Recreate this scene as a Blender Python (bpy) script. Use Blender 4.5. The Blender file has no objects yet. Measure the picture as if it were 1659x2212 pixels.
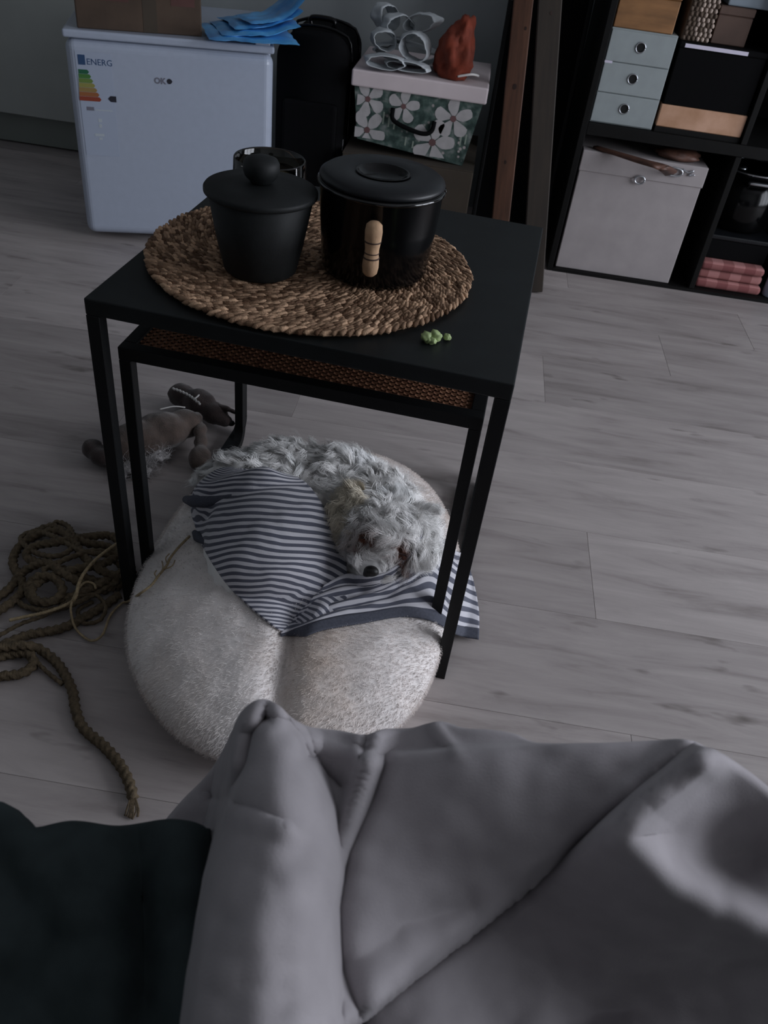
import bpy, bmesh, math, random
import numpy as np
from mathutils import Vector, Matrix, Euler, noise as mnoise

random.seed(7)
rng = np.random.default_rng(7)
scene = bpy.context.scene
COL = scene.collection

# ------------------------------------------------------------------ camera
IMG_W, IMG_H = 1659.0, 2212.0
CXP, CYP = IMG_W / 2, IMG_H / 2
FPX = 1774.39
YAW, PITCH, ROLL = -0.0375, 0.6842, 0.1375
CPOS = np.array([0.3963, -0.8168, 0.9199])
_f = np.array([math.sin(YAW) * math.cos(PITCH), math.cos(YAW) * math.cos(PITCH), -math.sin(PITCH)])
_r0 = np.array([math.cos(YAW), -math.sin(YAW), 0.0])
_u0 = np.cross(_r0, _f)
_r = math.cos(ROLL) * _r0 + math.sin(ROLL) * _u0
_u = -math.sin(ROLL) * _r0 + math.cos(ROLL) * _u0

cam_data = bpy.data.cameras.new('camera')
cam = bpy.data.objects.new('camera', cam_data)
COL.objects.link(cam)
m = Matrix(((_r[0], _u[0], -_f[0], CPOS[0]), (_r[1], _u[1], -_f[1], CPOS[1]),
            (_r[2], _u[2], -_f[2], CPOS[2]), (0, 0, 0, 1)))
cam.matrix_world = m
cam_data.sensor_fit = 'HORIZONTAL'
cam_data.sensor_width = 36.0
cam_data.lens = FPX / IMG_W * 36.0
cam_data.clip_start = 0.02
cam_data.dof.use_dof = True
cam_data.dof.focus_distance = 1.12
cam_data.dof.aperture_fstop = 16.0
scene.camera = cam

# ------------------------------------------------------------------ light
world = bpy.data.worlds.new('world')
scene.world = world
world.use_nodes = True
bg = world.node_tree.nodes['Background']
bg.inputs[0].default_value = (0.55, 0.68, 0.9, 1)
bg.inputs[1].default_value = 0.35

WX = 3.2                       # inner face of the wall that has the window
WIN = (-1.0, 1.25, 0.20, 2.2)   # window opening: y0, y1, z0, z1
ld = bpy.data.lights.new('window_daylight', 'AREA')
ld.shape = 'RECTANGLE'
ld.size = WIN[3] - WIN[2]
ld.size_y = WIN[1] - WIN[0]
ld.energy = 95.0
ld.color = (0.87, 0.91, 1.0)
lo = bpy.data.objects.new('window_daylight', ld)
COL.objects.link(lo)
lo.location = (WX + 0.2, (WIN[0] + WIN[1]) / 2, (WIN[2] + WIN[3]) / 2)
lo.rotation_euler = (0, math.radians(90), 0)

scene.view_settings.view_transform = 'Standard'
scene.view_settings.look = 'None'
scene.view_settings.exposure = 0.0
scene.view_settings.gamma = 1.0
scene.view_settings.use_curve_mapping = False


# ------------------------------------------------------------------ helpers
def ray(px, py):
    d = _f + (px - CXP) / FPX * _r - (py - CYP) / FPX * _u
    return d / np.linalg.norm(d)


def unz(px, py, z):
    d = ray(px, py)
    return CPOS + (z - CPOS[2]) / d[2] * d


def uny(px, py, y):
    d = ray(px, py)
    return CPOS + (y - CPOS[1]) / d[1] * d


def to_px(P):
    d = np.asarray(P) - CPOS
    z = d @ _f
    return np.stack([CXP + FPX * (d @ _r) / z, CYP - FPX * (d @ _u) / z], -1)


def material(name, col, rough=0.6, var=0.12, scale=25.0, metal=0.0, bump=0.0, bscale=120.0, stretch=(1, 1, 1),
             spec=0.5, sheen=0.0, col2=None, transmission=0.0, emis=0.0, coat=0.0, detail=4.0):
    mt = bpy.data.materials.new(name)
    mt.use_nodes = True
    nt = mt.node_tree
    b = nt.nodes['Principled BSDF']
    b.inputs['Roughness'].default_value = rough
    b.inputs['Metallic'].default_value = metal
    b.inputs['Specular IOR Level'].default_value = spec
    b.inputs['Sheen Weight'].default_value = sheen
    b.inputs['Transmission Weight'].default_value = transmission
    b.inputs['Coat Weight'].default_value = coat
    tc = nt.nodes.new('ShaderNodeTexCoord')
    mp = nt.nodes.new('ShaderNodeMapping')
    mp.inputs['Scale'].default_value = stretch
    nt.links.new(tc.outputs['Object'], mp.inputs['Vector'])
    nz = nt.nodes.new('ShaderNodeTexNoise')
    nz.inputs['Scale'].default_value = scale
    nz.inputs['Detail'].default_value = detail
    nt.links.new(mp.outputs['Vector'], nz.inputs['Vector'])
    rp = nt.nodes.new('ShaderNodeValToRGB')
    if col2 is None:
        c1 = [max(0, c * (1 - var)) for c in col]
        c2 = [min(1, c * (1 + var)) for c in col]
    else:
        c1, c2 = col, col2
    rp.color_ramp.elements[0].color = (*c1, 1)
    rp.color_ramp.elements[1].color = (*c2, 1)
    rp.color_ramp.elements[0].position = 0.32
    rp.color_ramp.elements[1].position = 0.68
    nt.links.new(nz.outputs['Fac'], rp.inputs['Fac'])
    nt.links.new(rp.outputs['Color'], b.inputs['Base Color'])
    if bump > 0:
        nb = nt.nodes.new('ShaderNodeTexNoise')
        nb.inputs['Scale'].default_value = bscale
        nb.inputs['Detail'].default_value = 3
        nt.links.new(mp.outputs['Vector'], nb.inputs['Vector'])
        bp = nt.nodes.new('ShaderNodeBump')
        bp.inputs['Strength'].default_value = bump
        bp.inputs['Distance'].default_value = 0.002
        nt.links.new(nb.outputs['Fac'], bp.inputs['Height'])
        nt.links.new(bp.outputs['Normal'], b.inputs['Normal'])
    return mt


def attr_material(name, rough=0.9, sheen=0.0, attr='col', bump=0.0, bscale=200, var=0.0):
    """Base colour read from a colour attribute that stores the thing's own colour."""
    mt = bpy.data.materials.new(name)
    mt.use_nodes = True
    nt = mt.node_tree
    b = nt.nodes['Principled BSDF']
    b.inputs['Roughness'].default_value = rough
    b.inputs['Sheen Weight'].default_value = sheen
    b.inputs['Specular IOR Level'].default_value = 0.2
    at = nt.nodes.new('ShaderNodeAttribute')
    at.attribute_name = attr
    nt.links.new(at.outputs['Color'], b.inputs['Base Color'])
    if bump:
        tc = nt.nodes.new('ShaderNodeTexCoord')
        nb = nt.nodes.new('ShaderNodeTexNoise')
        nb.inputs['Scale'].default_value = bscale
        nt.links.new(tc.outputs['Object'], nb.inputs['Vector'])
        bp = nt.nodes.new('ShaderNodeBump')
        bp.inputs['Strength'].default_value = bump
        bp.inputs['Distance'].default_value = 0.003
        nt.links.new(nb.outputs['Fac'], bp.inputs['Height'])
        nt.links.new(bp.outputs['Normal'], b.inputs['Normal'])
    return mt


def tag(o, label=None, cat=None, group=None, kind=None):
    if label:
        o['label'] = label
    if cat:
        o['category'] = cat
    if group:
        o['group'] = group
    if kind:
        o['kind'] = kind
    return o


def thing(name, label, cat, loc=(0, 0, 0), rz=0.0, group=None, rot=None):
    o = bpy.data.objects.new(name, None)
    COL.objects.link(o)
    o.location = loc
    o.rotation_euler = rot if rot else (0, 0, rz)
    o.empty_display_size = 0.05
    return tag(o, label, cat, group)


def link_mesh(name, me, mt, parent=None, smooth=False):
    if mt is not None:
        me.materials.append(mt)
    if smooth:
        me.polygons.foreach_set('use_smooth', [True] * len(me.polygons))
    o = bpy.data.objects.new(name, me)
    COL.objects.link(o)
    if parent is not None:
        o.parent = parent
    return o


def mk(name, verts, faces, mt, parent=None, smooth=False, origin=None):
    v = np.asarray(verts, float)
    if origin is not None:
        v = v - np.asarray(origin)
    me = bpy.data.meshes.new(name)
    me.from_pydata(v.tolist(), [], [tuple(int(i) for i in f) for f in faces])
    me.update()
    o = link_mesh(name, me, mt, parent, smooth)
    if origin is not None:
        o.location = tuple(float(c) for c in origin)
    return o


def from_bm(name, bm, mt, parent=None, smooth=False):
    bmesh.ops.recalc_face_normals(bm, faces=bm.faces)
    me = bpy.data.meshes.new(name)
    bm.to_mesh(me)
    bm.free()
    return link_mesh(name, me, mt, parent, smooth)


def add_box(bm, lo, hi, bev=0.0, seg=2, mat=None):
    lo, hi = Vector(lo), Vector(hi)
    r = bmesh.ops.create_cube(bm, size=1.0)
    vs = r['verts']
    for v in vs:
        v.co = Vector([(lo[i] + hi[i]) / 2 + v.co[i] * (hi[i] - lo[i]) for i in range(3)])
    if bev > 0:
        es = list({e for v in vs for e in v.link_edges})
        rr = bmesh.ops.bevel(bm, geom=es, offset=bev, segments=seg, profile=0.5, affect='EDGES')
        vs = list({v for f in rr['faces'] for v in f.verts} | {v for v in vs if v.is_valid})
    if mat is not None:
        bmesh.ops.transform(bm, matrix=mat, verts=[v for v in vs if v.is_valid])
    return vs


def box(name, lo, hi, mt, parent=None, bev=0.0, seg=2, mat=None):
    bm = bmesh.new()
    add_box(bm, lo, hi, bev, seg, mat)
    return from_bm(name, bm, mt, parent, smooth=False)


def lathe(name, prof, mt, parent=None, n=48, closed=False, loc=(0, 0, 0)):
    """prof: list of (radius, z)."""
    verts, faces = [], []
    idx = []
    for r, z in prof:
        if r < 1e-6:
            idx.append([len(verts)])
            verts.append((loc[0], loc[1], loc[2] + z))
        else:
            row = []
            for k in range(n):
                a = 2 * math.pi * k / n
                row.append(len(verts))
                verts.append((loc[0] + r * math.cos(a), loc[1] + r * math.sin(a), loc[2] + z))
            idx.append(row)
    for a, b in zip(idx[:-1], idx[1:]):
        for k in range(n):
            k2 = (k + 1) % n
            if len(a) == 1 and len(b) == 1:
                continue
            if len(a) == 1:
                faces.append((a[0], b[k], b[k2]))
            elif len(b) == 1:
                faces.append((a[k], a[k2], b[0]))
            else:
                faces.append((a[k], a[k2], b[k2], b[k]))
    bm = bmesh.new()
    bv = [bm.verts.new(v) for v in verts]
    for f in faces:
        bm.faces.new([bv[i] for i in f])
    o = from_bm(name, bm, mt, parent, smooth=True)
    return o


def spline(pts, n):
    """Catmull-Rom through pts sampled at n points, roughly even in arc length."""
    P = np.asarray(pts, float)
    Q = np.vstack([2 * P[0] - P[1], P, 2 * P[-1] - P[-2]])
    out = []
    for i in range(1, len(Q) - 2):
        t = np.linspace(0, 1, 24, endpoint=False)[:, None]
        p0, p1, p2, p3 = Q[i - 1], Q[i], Q[i + 1], Q[i + 2]
        out.append(0.5 * ((2 * p1) + (-p0 + p2) * t + (2 * p0 - 5 * p1 + 4 * p2 - p3) * t ** 2
                          + (-p0 + 3 * p1 - 3 * p2 + p3) * t ** 3))
    C = np.vstack(out + [P[-1:]])
    s = np.concatenate([[0], np.cumsum(np.linalg.norm(np.diff(C, axis=0), axis=1))])
    u = np.linspace(0, s[-1], n)
    return np.stack([np.interp(u, s, C[:, k]) for k in range(P.shape[1])], -1)


def tube_geo(path, rad, sides=8, twist=0.0, strands=0, lump=0.25, closed=False, voff=0):
    """Tube along a path; with strands the section is a lobed rope that twists along it."""
    P = np.asarray(path, float)
    n = len(P)
    T = np.gradient(P, axis=0)
    T /= np.linalg.norm(T, axis=1)[:, None] + 1e-12
    N = np.zeros_like(P)
    ref = np.array([0, 0, 1.0])
    if abs(T[0] @ ref) > 0.95:
        ref = np.array([1.0, 0, 0])
    v = ref - (ref @ T[0]) * T[0]
    v /= np.linalg.norm(v)
    for i in range(n):
        v = v - (v @ T[i]) * T[i]
        v /= np.linalg.norm(v) + 1e-12
        N[i] = v
    B = np.cross(T, N)
    s = np.concatenate([[0], np.cumsum(np.linalg.norm(np.diff(P, axis=0), axis=1))])
    R = np.broadcast_to(np.asarray(rad, float), (n,))
    th = np.linspace(0, 2 * math.pi, sides, endpoint=False)
    V = []
    for i in range(n):
        rr = R[i] * np.ones(sides)
        if strands:
            rr = R[i] * (1 - lump + lump * np.abs(np.cos(strands * 0.5 * (th - twist * s[i]))) * 1.3)
        V.append(P[i] + (np.cos(th) * rr)[:, None] * N[i] + (np.sin(th) * rr)[:, None] * B[i])
    V = np.vstack(V)
    F = []
    for i in range(n - 1):
        for k in range(sides):
            k2 = (k + 1) % sides
            F.append((voff + i * sides + k, voff + i * sides + k2, voff + (i + 1) * sides + k2, voff + (i + 1) * sides + k))
    F.append(tuple(voff + k for k in range(sides - 1, -1, -1)))
    F.append(tuple(voff + (n - 1) * sides + k for k in range(sides)))
    return V, F


def tube(name, path, rad, mt, parent=None, sides=8, origin=None, **kw):
    V, F = tube_geo(path, rad, sides, **kw)
    return mk(name, V, F, mt, parent, smooth=True, origin=origin)


def grid_faces(nu, nv, off=0):
    return [(off + j * nu + i, off + j * nu + i + 1, off + (j + 1) * nu + i + 1, off + (j + 1) * nu + i)
            for j in range(nv - 1) for i in range(nu - 1)]


def set_colors(o, cols, name='col'):
    a = o.data.color_attributes.new(name, 'FLOAT_COLOR', 'POINT')
    c = np.ones((len(o.data.vertices), 4), np.float32)
    c[:, :3] = cols
    a.data.foreach_set('color', c.ravel())


def fbm(x, y, z=0.0, sc=1.0, oct=3):
    return mnoise.fractal(Vector((x * sc, y * sc, z * sc)), 1.0, 2.0, oct)


def remeshed(name, blobs, mt, parent=None, voxel=0.006, smooth_it=4, disp=0.0, dscale=40.0, origin=(0, 0, 0)):
    """One continuous skin around overlapping ellipsoids: (centre, radii, (rx,ry,rz))."""
    bm = bmesh.new()
    for b in blobs:
        c, r = b[0], b[1]
        e = Euler(b[2]) if len(b) > 2 else Euler((0, 0, 0))
        mm = Matrix.Translation(Vector(c) - Vector(origin)) @ e.to_matrix().to_4x4() @ Matrix.Diagonal((*r, 1))
        bmesh.ops.create_icosphere(bm, subdivisions=3, radius=1.0, matrix=mm)
    me = bpy.data.meshes.new(name + '_raw')
    bm.to_mesh(me)
    bm.free()
    o = bpy.data.objects.new(name, me)
    COL.objects.link(o)
    md = o.modifiers.new('r', 'REMESH')
    md.mode = 'VOXEL'
    md.voxel_size = voxel
    ms = o.modifiers.new('s', 'SMOOTH')
    ms.iterations = smooth_it
    ms.factor = 0.6
    dg = bpy.context.evaluated_depsgraph_get()
    me2 = bpy.data.meshes.new_from_object(o.evaluated_get(dg))
    o.modifiers.clear()
    o.data = me2
    me2.name = name
    bpy.data.meshes.remove(me)
    if disp:
        for v in me2.vertices:
            v.co += v.normal * disp * fbm(v.co.x, v.co.y, v.co.z, dscale)
        me2.update()
    me2.materials.clear()
    me2.materials.append(mt)
    me2.polygons.foreach_set('use_smooth', [True] * len(me2.polygons))
    o.location = origin
    if parent is not None:
        o.parent = parent
    return o


def sample_surface(me, n, loc=(0, 0, 0)):
    nv, npoly = len(me.vertices), len(me.polygons)
    co = np.empty(nv * 3, np.float32)
    me.vertices.foreach_get('co', co)
    co = co.reshape(-1, 3) + np.asarray(loc, np.float32)
    me.calc_loop_triangles()
    tr = np.empty(len(me.loop_triangles) * 3, np.int32)
    me.loop_triangles.foreach_get('vertices', tr)
    tr = tr.reshape(-1, 3)
    a, b, c = co[tr[:, 0]], co[tr[:, 1]], co[tr[:, 2]]
    nn = np.cross(b - a, c - a)
    ar = np.linalg.norm(nn, axis=1)
    nn = nn / (ar[:, None] + 1e-12)
    k = rng.choice(len(tr), n, p=ar / ar.sum())
    u, v = rng.random(n), rng.random(n)
    fl = u + v > 1
    u[fl], v[fl] = 1 - u[fl], 1 - v[fl]
    P = a[k] + u[:, None] * (b - a)[k] + v[:, None] * (c - a)[k]
    return P, nn[k]


def strands_geo(P, N, flow, length, width, segs=3, curl=0.3, lift=0.5, jitter=0.5):
    """Ribbon hairs standing on points P; returns verts, faces and the strand index per vertex."""
    n = len(P)
    L = length * (0.6 + 0.8 * rng.random(n))
    D = flow + jitter * rng.normal(size=(n, 3)) * 0.6
    D -= (D * N).sum(1)[:, None] * N
    D /= np.linalg.norm(D, axis=1)[:, None] + 1e-9
    S = np.cross(N, D)
    ph = rng.random(n) * 6.28
    V = []
    for j in range(segs + 1):
        t = j / segs
        c = P + N * (L * lift * math.sin(t * 1.9))[:, None] + D * (L * t * 0.9)[:, None] \
            + S * (L * curl * np.sin(ph + t * 3.0) * t)[:, None]
        w = width * (1 - 0.8 * t ** 1.5)
        V += [c - S * w * 0.5, c + S * w * 0.5]
    V = np.stack(V, 1).reshape(-1, 3)
    k = 2 * (segs + 1)
    base = np.arange(n)[:, None] * k
    F = np.concatenate([base + np.array([2 * j, 2 * j + 1, 2 * j + 3, 2 * j + 2])[None] for j in range(segs)], 0)
    return V, F, np.repeat(np.arange(n), k)


def locks_geo(P, N, flow, length, width, segs):
    """Hair gathered into wavy locks: every strand leans towards the tip of its nearest guide."""
    n = len(P)
    ng = max(12, n // 60)
    gi = rng.choice(n, ng, replace=False)
    near = np.empty(n, int)
    for a in range(0, n, 2000):
        near[a:a + 2000] = np.argmin(((P[a:a + 2000, None] - P[gi][None]) ** 2).sum(2), 1)
    gd = flow[gi] + 0.45 * rng.normal(size=(ng, 3))
    gd -= (gd * N[gi]).sum(1)[:, None] * N[gi]
    gd /= np.linalg.norm(gd, axis=1)[:, None] + 1e-9
    L = np.broadcast_to(length, (n,))
    gl = L[gi] * (0.7 + 0.6 * rng.random(ng))
    gph = rng.random(ng) * 6.28
    gs = np.cross(N[gi], gd)
    gcurl = 0.25 + 0.35 * rng.random(ng)
    l_ = gl[near] * (0.85 + 0.3 * rng.random(n))
    l_ = np.minimum(l_, L * 1.3)
    D, S, ph, G0 = gd[near], gs[near], gph[near] + 0.3 * rng.normal(size=n), P[gi][near]
    jit = rng.normal(size=(n, 3)) * 0.12
    V = []
    for j in range(segs + 1):
        t = j / segs
        root = P * (1 - 0.75 * t) + G0 * 0.75 * t
        c = root + N * (l_ * (0.34 * math.sin(t * 2.4) + 0.02))[:, None] + (D + jit) * (l_ * t * 0.85)[:, None] \
            + S * (l_ * gcurl[near] * np.sin(ph + t * 4.2) * t)[:, None]
        w = width * (1 - 0.75 * t ** 1.5)
        V += [c - S * w * 0.5, c + S * w * 0.5]
    V = np.stack(V, 1).reshape(-1, 3)
    k = 2 * (segs + 1)
    base = np.arange(n)[:, None] * k
    F = np.concatenate([base + np.array([2 * j, 2 * j + 1, 2 * j + 3, 2 * j + 2])[None] for j in range(segs)], 0)
    return V, F, np.repeat(np.arange(n), k)


def mk_fast(name, V, F, mt, parent=None, smooth=True, origin=(0, 0, 0)):
    V = np.asarray(V, np.float32) - np.asarray(origin, np.float32)
    F = np.asarray(F, np.int32)
    me = bpy.data.meshes.new(name)
    me.vertices.add(len(V))
    me.vertices.foreach_set('co', V.ravel())
    k = F.shape[1]
    me.loops.add(F.size)
    me.loops.foreach_set('vertex_index', F.ravel())
    me.polygons.add(len(F))
    me.polygons.foreach_set('loop_start', np.arange(0, F.size, k, dtype=np.int32))
    me.update(calc_edges=True)
    o = link_mesh(name, me, mt, parent, smooth)
    o.location = origin
    return o


def text_mesh(name, body, size, mt, parent, matrix, depth=0.0002, bold=0.0):
    cu = bpy.data.curves.new(name, 'FONT')
    cu.body = body
    cu.size = size
    cu.extrude = depth
    cu.offset = bold
    cu.resolution_u = 2
    o = bpy.data.objects.new(name, cu)
    COL.objects.link(o)
    dg = bpy.context.evaluated_depsgraph_get()
    me = bpy.data.meshes.new_from_object(o.evaluated_get(dg))
    bpy.data.objects.remove(o)
    bpy.data.curves.remove(cu)
    me.transform(matrix)
    return link_mesh(name, me, mt, parent)


# ------------------------------------------------------------------ materials
def plank_material():
    mt = bpy.data.materials.new('grey_oak_laminate')
    mt.use_nodes = True
    nt = mt.node_tree
    b = nt.nodes['Principled BSDF']
    b.inputs['Roughness'].default_value = 0.5
    b.inputs['Specular IOR Level'].default_value = 0.35
    tc = nt.nodes.new('ShaderNodeTexCoord')
    oi = nt.nodes.new('ShaderNodeObjectInfo')
    add = nt.nodes.new('ShaderNodeVectorMath')
    add.operation = 'ADD'
    mul = nt.nodes.new('ShaderNodeVectorMath')
    mul.operation = 'SCALE'
    cmb = nt.nodes.new('ShaderNodeCombineXYZ')
    for i in range(3):
        nt.links.new(oi.outputs['Random'], cmb.inputs[i])
    nt.links.new(cmb.outputs[0], mul.inputs[0])
    mul.inputs['Scale'].default_value = 37.0
    nt.links.new(tc.outputs['Object'], add.inputs[0])
    nt.links.new(mul.outputs[0], add.inputs[1])
    mp = nt.nodes.new('ShaderNodeMapping')
    mp.inputs['Scale'].default_value = (1.3, 9.0, 1.0)
    nt.links.new(add.outputs[0], mp.inputs['Vector'])
    n1 = nt.nodes.new('ShaderNodeTexNoise')
    n1.inputs['Scale'].default_value = 3.0
    n1.inputs['Detail'].default_value = 8
    n1.inputs['Roughness'].default_value = 0.62
    n1.inputs['Distortion'].default_value = 0.5
    nt.links.new(mp.outputs[0], n1.inputs['Vector'])
    rp = nt.nodes.new('ShaderNodeValToRGB')
    e = rp.color_ramp.elements
    e[0].position, e[0].color = 0.25, (0.235, 0.205, 0.195, 1)
    e[1].position, e[1].color = 0.72, (0.46, 0.415, 0.40, 1)
    em = rp.color_ramp.elements.new(0.45)
    em.color = (0.365, 0.325, 0.315, 1)
    nt.links.new(n1.outputs['Fac'], rp.inputs['Fac'])
    # knots / dark flecks
    mp2 = nt.nodes.new('ShaderNodeMapping')
    mp2.inputs['Scale'].default_value = (2.2, 7.0, 1.0)
    nt.links.new(add.outputs[0], mp2.inputs['Vector'])
    n2 = nt.nodes.new('ShaderNodeTexNoise')
    n2.inputs['Scale'].default_value = 3.6
    n2.inputs['Detail'].default_value = 3
    nt.links.new(mp2.outputs[0], n2.inputs['Vector'])
    r2 = nt.nodes.new('ShaderNodeValToRGB')
    r2.color_ramp.elements[0].position = 0.66
    r2.color_ramp.elements[1].position = 0.8
    nt.links.new(n2.outputs['Fac'], r2.inputs['Fac'])
    mx = nt.nodes.new('ShaderNodeMix')
    mx.data_type = 'RGBA'
    nt.links.new(r2.outputs['Color'], mx.inputs['Factor'])
    nt.links.new(rp.outputs['Color'], mx.inputs[6])
    mx.inputs[7].default_value = (0.13, 0.11, 0.10, 1)
    hs = nt.nodes.new('ShaderNodeHueSaturation')
    mr = nt.nodes.new('ShaderNodeMapRange')
    mr.inputs['To Min'].default_value = 0.86
    mr.inputs['To Max'].default_value = 1.14
    nt.links.new(oi.outputs['Random'], mr.inputs['Value'])
    nt.links.new(mr.outputs[0], hs.inputs['Value'])
    nt.links.new(mx.outputs[2], hs.inputs['Color'])
    nt.links.new(hs.outputs['Color'], b.inputs['Base Color'])
    bp = nt.nodes.new('ShaderNodeBump')
    bp.inputs['Strength'].default_value = 0.12
    bp.inputs['Distance'].default_value = 0.001
    nt.links.new(n1.outputs['Fac'], bp.inputs['Height'])
    nt.links.new(bp.outputs['Normal'], b.inputs['Normal'])
    return mt


M = {}
M['plank'] = plank_material()
M['subfloor'] = material('subfloor', (0.05, 0.045, 0.04), 0.9)
M['wall'] = material('wall_paint', (0.40, 0.43, 0.44), 0.85, 0.05, 6)
M['wall_light'] = material('wall_paint_light', (0.45, 0.45, 0.44), 0.9, 0.04, 6)
M['ceiling'] = material('ceiling_paint', (0.5, 0.5, 0.5), 0.9, 0.03, 4)
M['frame_white'] = material('window_frame_white', (0.7, 0.7, 0.68), 0.5, 0.03)
M['kitchen'] = material('kitchen_laminate', (0.40, 0.42, 0.40), 0.45, 0.04, 8)
M['plinth'] = material('kitchen_plinth', (0.22, 0.24, 0.22), 0.5, 0.05, 8)
M['worktop'] = material('worktop', (0.12, 0.1, 0.09), 0.4, 0.2, 40)
M['fridge'] = material('fridge_white_enamel', (0.39, 0.435, 0.53), 0.28, 0.02, 60, bump=0.05, bscale=400)
M['fridge_dark'] = material('fridge_dark_plastic', (0.03, 0.03, 0.035), 0.6)
M['label_white'] = material('label_paper', (0.37, 0.42, 0.525), 0.5, 0.01)
M['label_blue'] = material('label_blue', (0.03, 0.07, 0.16), 0.5, 0.02)
M['ink'] = material('ink_black', (0.02, 0.02, 0.03), 0.5, 0.02)
M['ink_grey'] = material('ink_grey', (0.16, 0.16, 0.2), 0.5, 0.02)
M['ink_pale'] = material('ink_pale', (0.45, 0.5, 0.54), 0.5, 0.02)
M['cardboard'] = material('brown_cardboard', (0.065, 0.042, 0.028), 0.85, 0.25, 10, bump=0.1)
M['cardboard_print'] = material('cardboard_print', (0.085, 0.036, 0.03), 0.8, 0.2, 12)
M['cardboard_dark'] = material('cardboard_dark', (0.05, 0.038, 0.027), 0.9, 0.15, 10)
M['blue_plastic'] = material('blue_plastic', (0.04, 0.22, 0.55), 0.35, 0.25, 14, bump=0.3, bscale=60, col2=(0.10, 0.40, 0.75))
M['black_fabric'] = material('black_fabric', (0.0035, 0.0035, 0.004), 0.9, 0.1, 200, spec=0.1)
M['black_metal'] = material('black_powder_coat', (0.005, 0.0055, 0.006), 0.55, 0.15, 300, bump=0.05, bscale=900, spec=0.25)
M['black_top'] = material('black_steel_top', (0.007, 0.009, 0.0095), 0.5, 0.2, 30, bump=0.04, bscale=700, spec=0.3)
M['silver'] = material('silver_metal', (0.55, 0.57, 0.6), 0.25, 0.05, metal=1.0)
M['lid_white'] = material('box_lid_pinkish_white', (0.66, 0.57, 0.58), 0.7, 0.05, 12)
M['plastic_clear'] = material('crumpled_translucent_plastic', (0.50, 0.53, 0.55), 0.4, 0.15, 30, bump=0.2, bscale=40)
M['orange'] = material('orange_cloth', (0.17, 0.026, 0.009), 0.8, 0.3, 25, bump=0.2)
M['lath'] = material('reddish_wood', (0.10, 0.042, 0.022), 0.6, 0.3, 12, stretch=(8, 8, 0.8), bump=0.1)
M['knot'] = material('wood_knot', (0.03, 0.013, 0.008), 0.7)
M['dark_wood'] = material('dark_stained_wood', (0.024, 0.016, 0.010), 0.65, 0.3, 10, stretch=(8, 8, 0.8))
M['shelf'] = material('black_brown_shelf', (0.004, 0.0038, 0.0036), 0.6, 0.2, 30, spec=0.2)
M['chest'] = material('grey_green_card', (0.30, 0.335, 0.34), 0.75, 0.05, 30)
M['hole'] = material('dark_hole', (0.004, 0.004, 0.004), 0.9)
M['orange_wood'] = material('orange_brown_wood', (0.25, 0.12, 0.045), 0.55, 0.25, 6, stretch=(2, 2, 8))
M['copper'] = material('marbled_copper', (0.40, 0.21, 0.11), 0.5, 0.2, 14, col2=(0.62, 0.37, 0.25), detail=6)
M['taupe'] = material('brown_box_card', (0.10, 0.06, 0.045), 0.7, 0.2, 12)
M['pale_blue'] = material('pale_blue_card', (0.30, 0.36, 0.42), 0.6, 0.08, 12)
M['beige'] = material('pinkish_beige_box', (0.37, 0.335, 0.335), 0.8, 0.06, 18)
M['leather'] = material('brown_leather', (0.10, 0.045, 0.03), 0.55, 0.3, 40, bump=0.3, bscale=150)
M['white_strip'] = material('white_label_strip', (0.66, 0.62, 0.74), 0.5, 0.03)
M['black_gloss'] = material('glossy_black_enamel', (0.002, 0.002, 0.0023), 0.16, 0.1, 30, spec=0.3)
M['black_lid'] = material('satin_black_lid', (0.006, 0.007, 0.009), 0.40, 0.15, 60, spec=0.4)
M['black_matte'] = material('matte_black_stoneware', (0.010, 0.0115, 0.012), 0.6, 0.15, 60, bump=0.06, bscale=500, spec=0.3)
M['cork'] = material('cork', (0.46, 0.29, 0.17), 0.8, 0.2, 60, bump=0.3, bscale=200)
M['cork_dark'] = material('cork_band', (0.06, 0.035, 0.025), 0.8)
M['smoke_glass'] = material('smoked_glass', (0.35, 0.33, 0.28), 0.04, 0.0, transmission=1.0)
M['dark_liquid'] = material('dark_contents', (0.004, 0.004, 0.004), 0.2)
M['wax'] = material('pale_wax', (0.42, 0.37, 0.27), 0.6, 0.08, 20)
M['leaf'] = material('fresh_green_leaf', (0.36, 0.46, 0.20), 0.55, 0.25, 120)
M['rattan'] = material('brown_rattan', (0.15, 0.06, 0.03), 0.6, 0.35, 80, col2=(0.30, 0.14, 0.075))
M['straw_a'] = material('braided_straw', (0.13, 0.065, 0.034), 0.7, 0.3, 90, col2=(0.54, 0.33, 0.205))
M['plush_brown'] = material('brown_plush', (0.075, 0.052, 0.042), 0.95, 0.25, 60, bump=0.6, bscale=500, sheen=0.3)
M['plush_dark'] = material('dark_brown_plush', (0.035, 0.022, 0.02), 0.95, 0.25, 60, bump=0.6, bscale=500, sheen=0.2)
M['toy_black'] = material('toy_black_nose', (0.006, 0.005, 0.005), 0.5)
M['stuffing'] = material('white_stuffing', (0.42, 0.40, 0.40), 1.0, 0.15, 60, bump=0.6, bscale=120)
M['thread'] = material('white_thread', (0.62, 0.60, 0.58), 0.9)
M['jute'] = material('brown_jute_rope', (0.125, 0.092, 0.055), 0.9, 0.35, 160, bump=0.5, bscale=600, stretch=(1, 1, 1))
M['raffia'] = material('pale_raffia_cord', (0.38, 0.29, 0.17), 0.8, 0.25, 200)
M['hem'] = material('slate_hem_cotton', (0.075, 0.08, 0.105), 0.9, 0.15, 300)
M['grey_cloth'] = material('grey_fleece', (0.36, 0.335, 0.35), 0.95, 0.06, 40, bump=0.15, bscale=700, sheen=0.1, spec=0.15)
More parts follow.
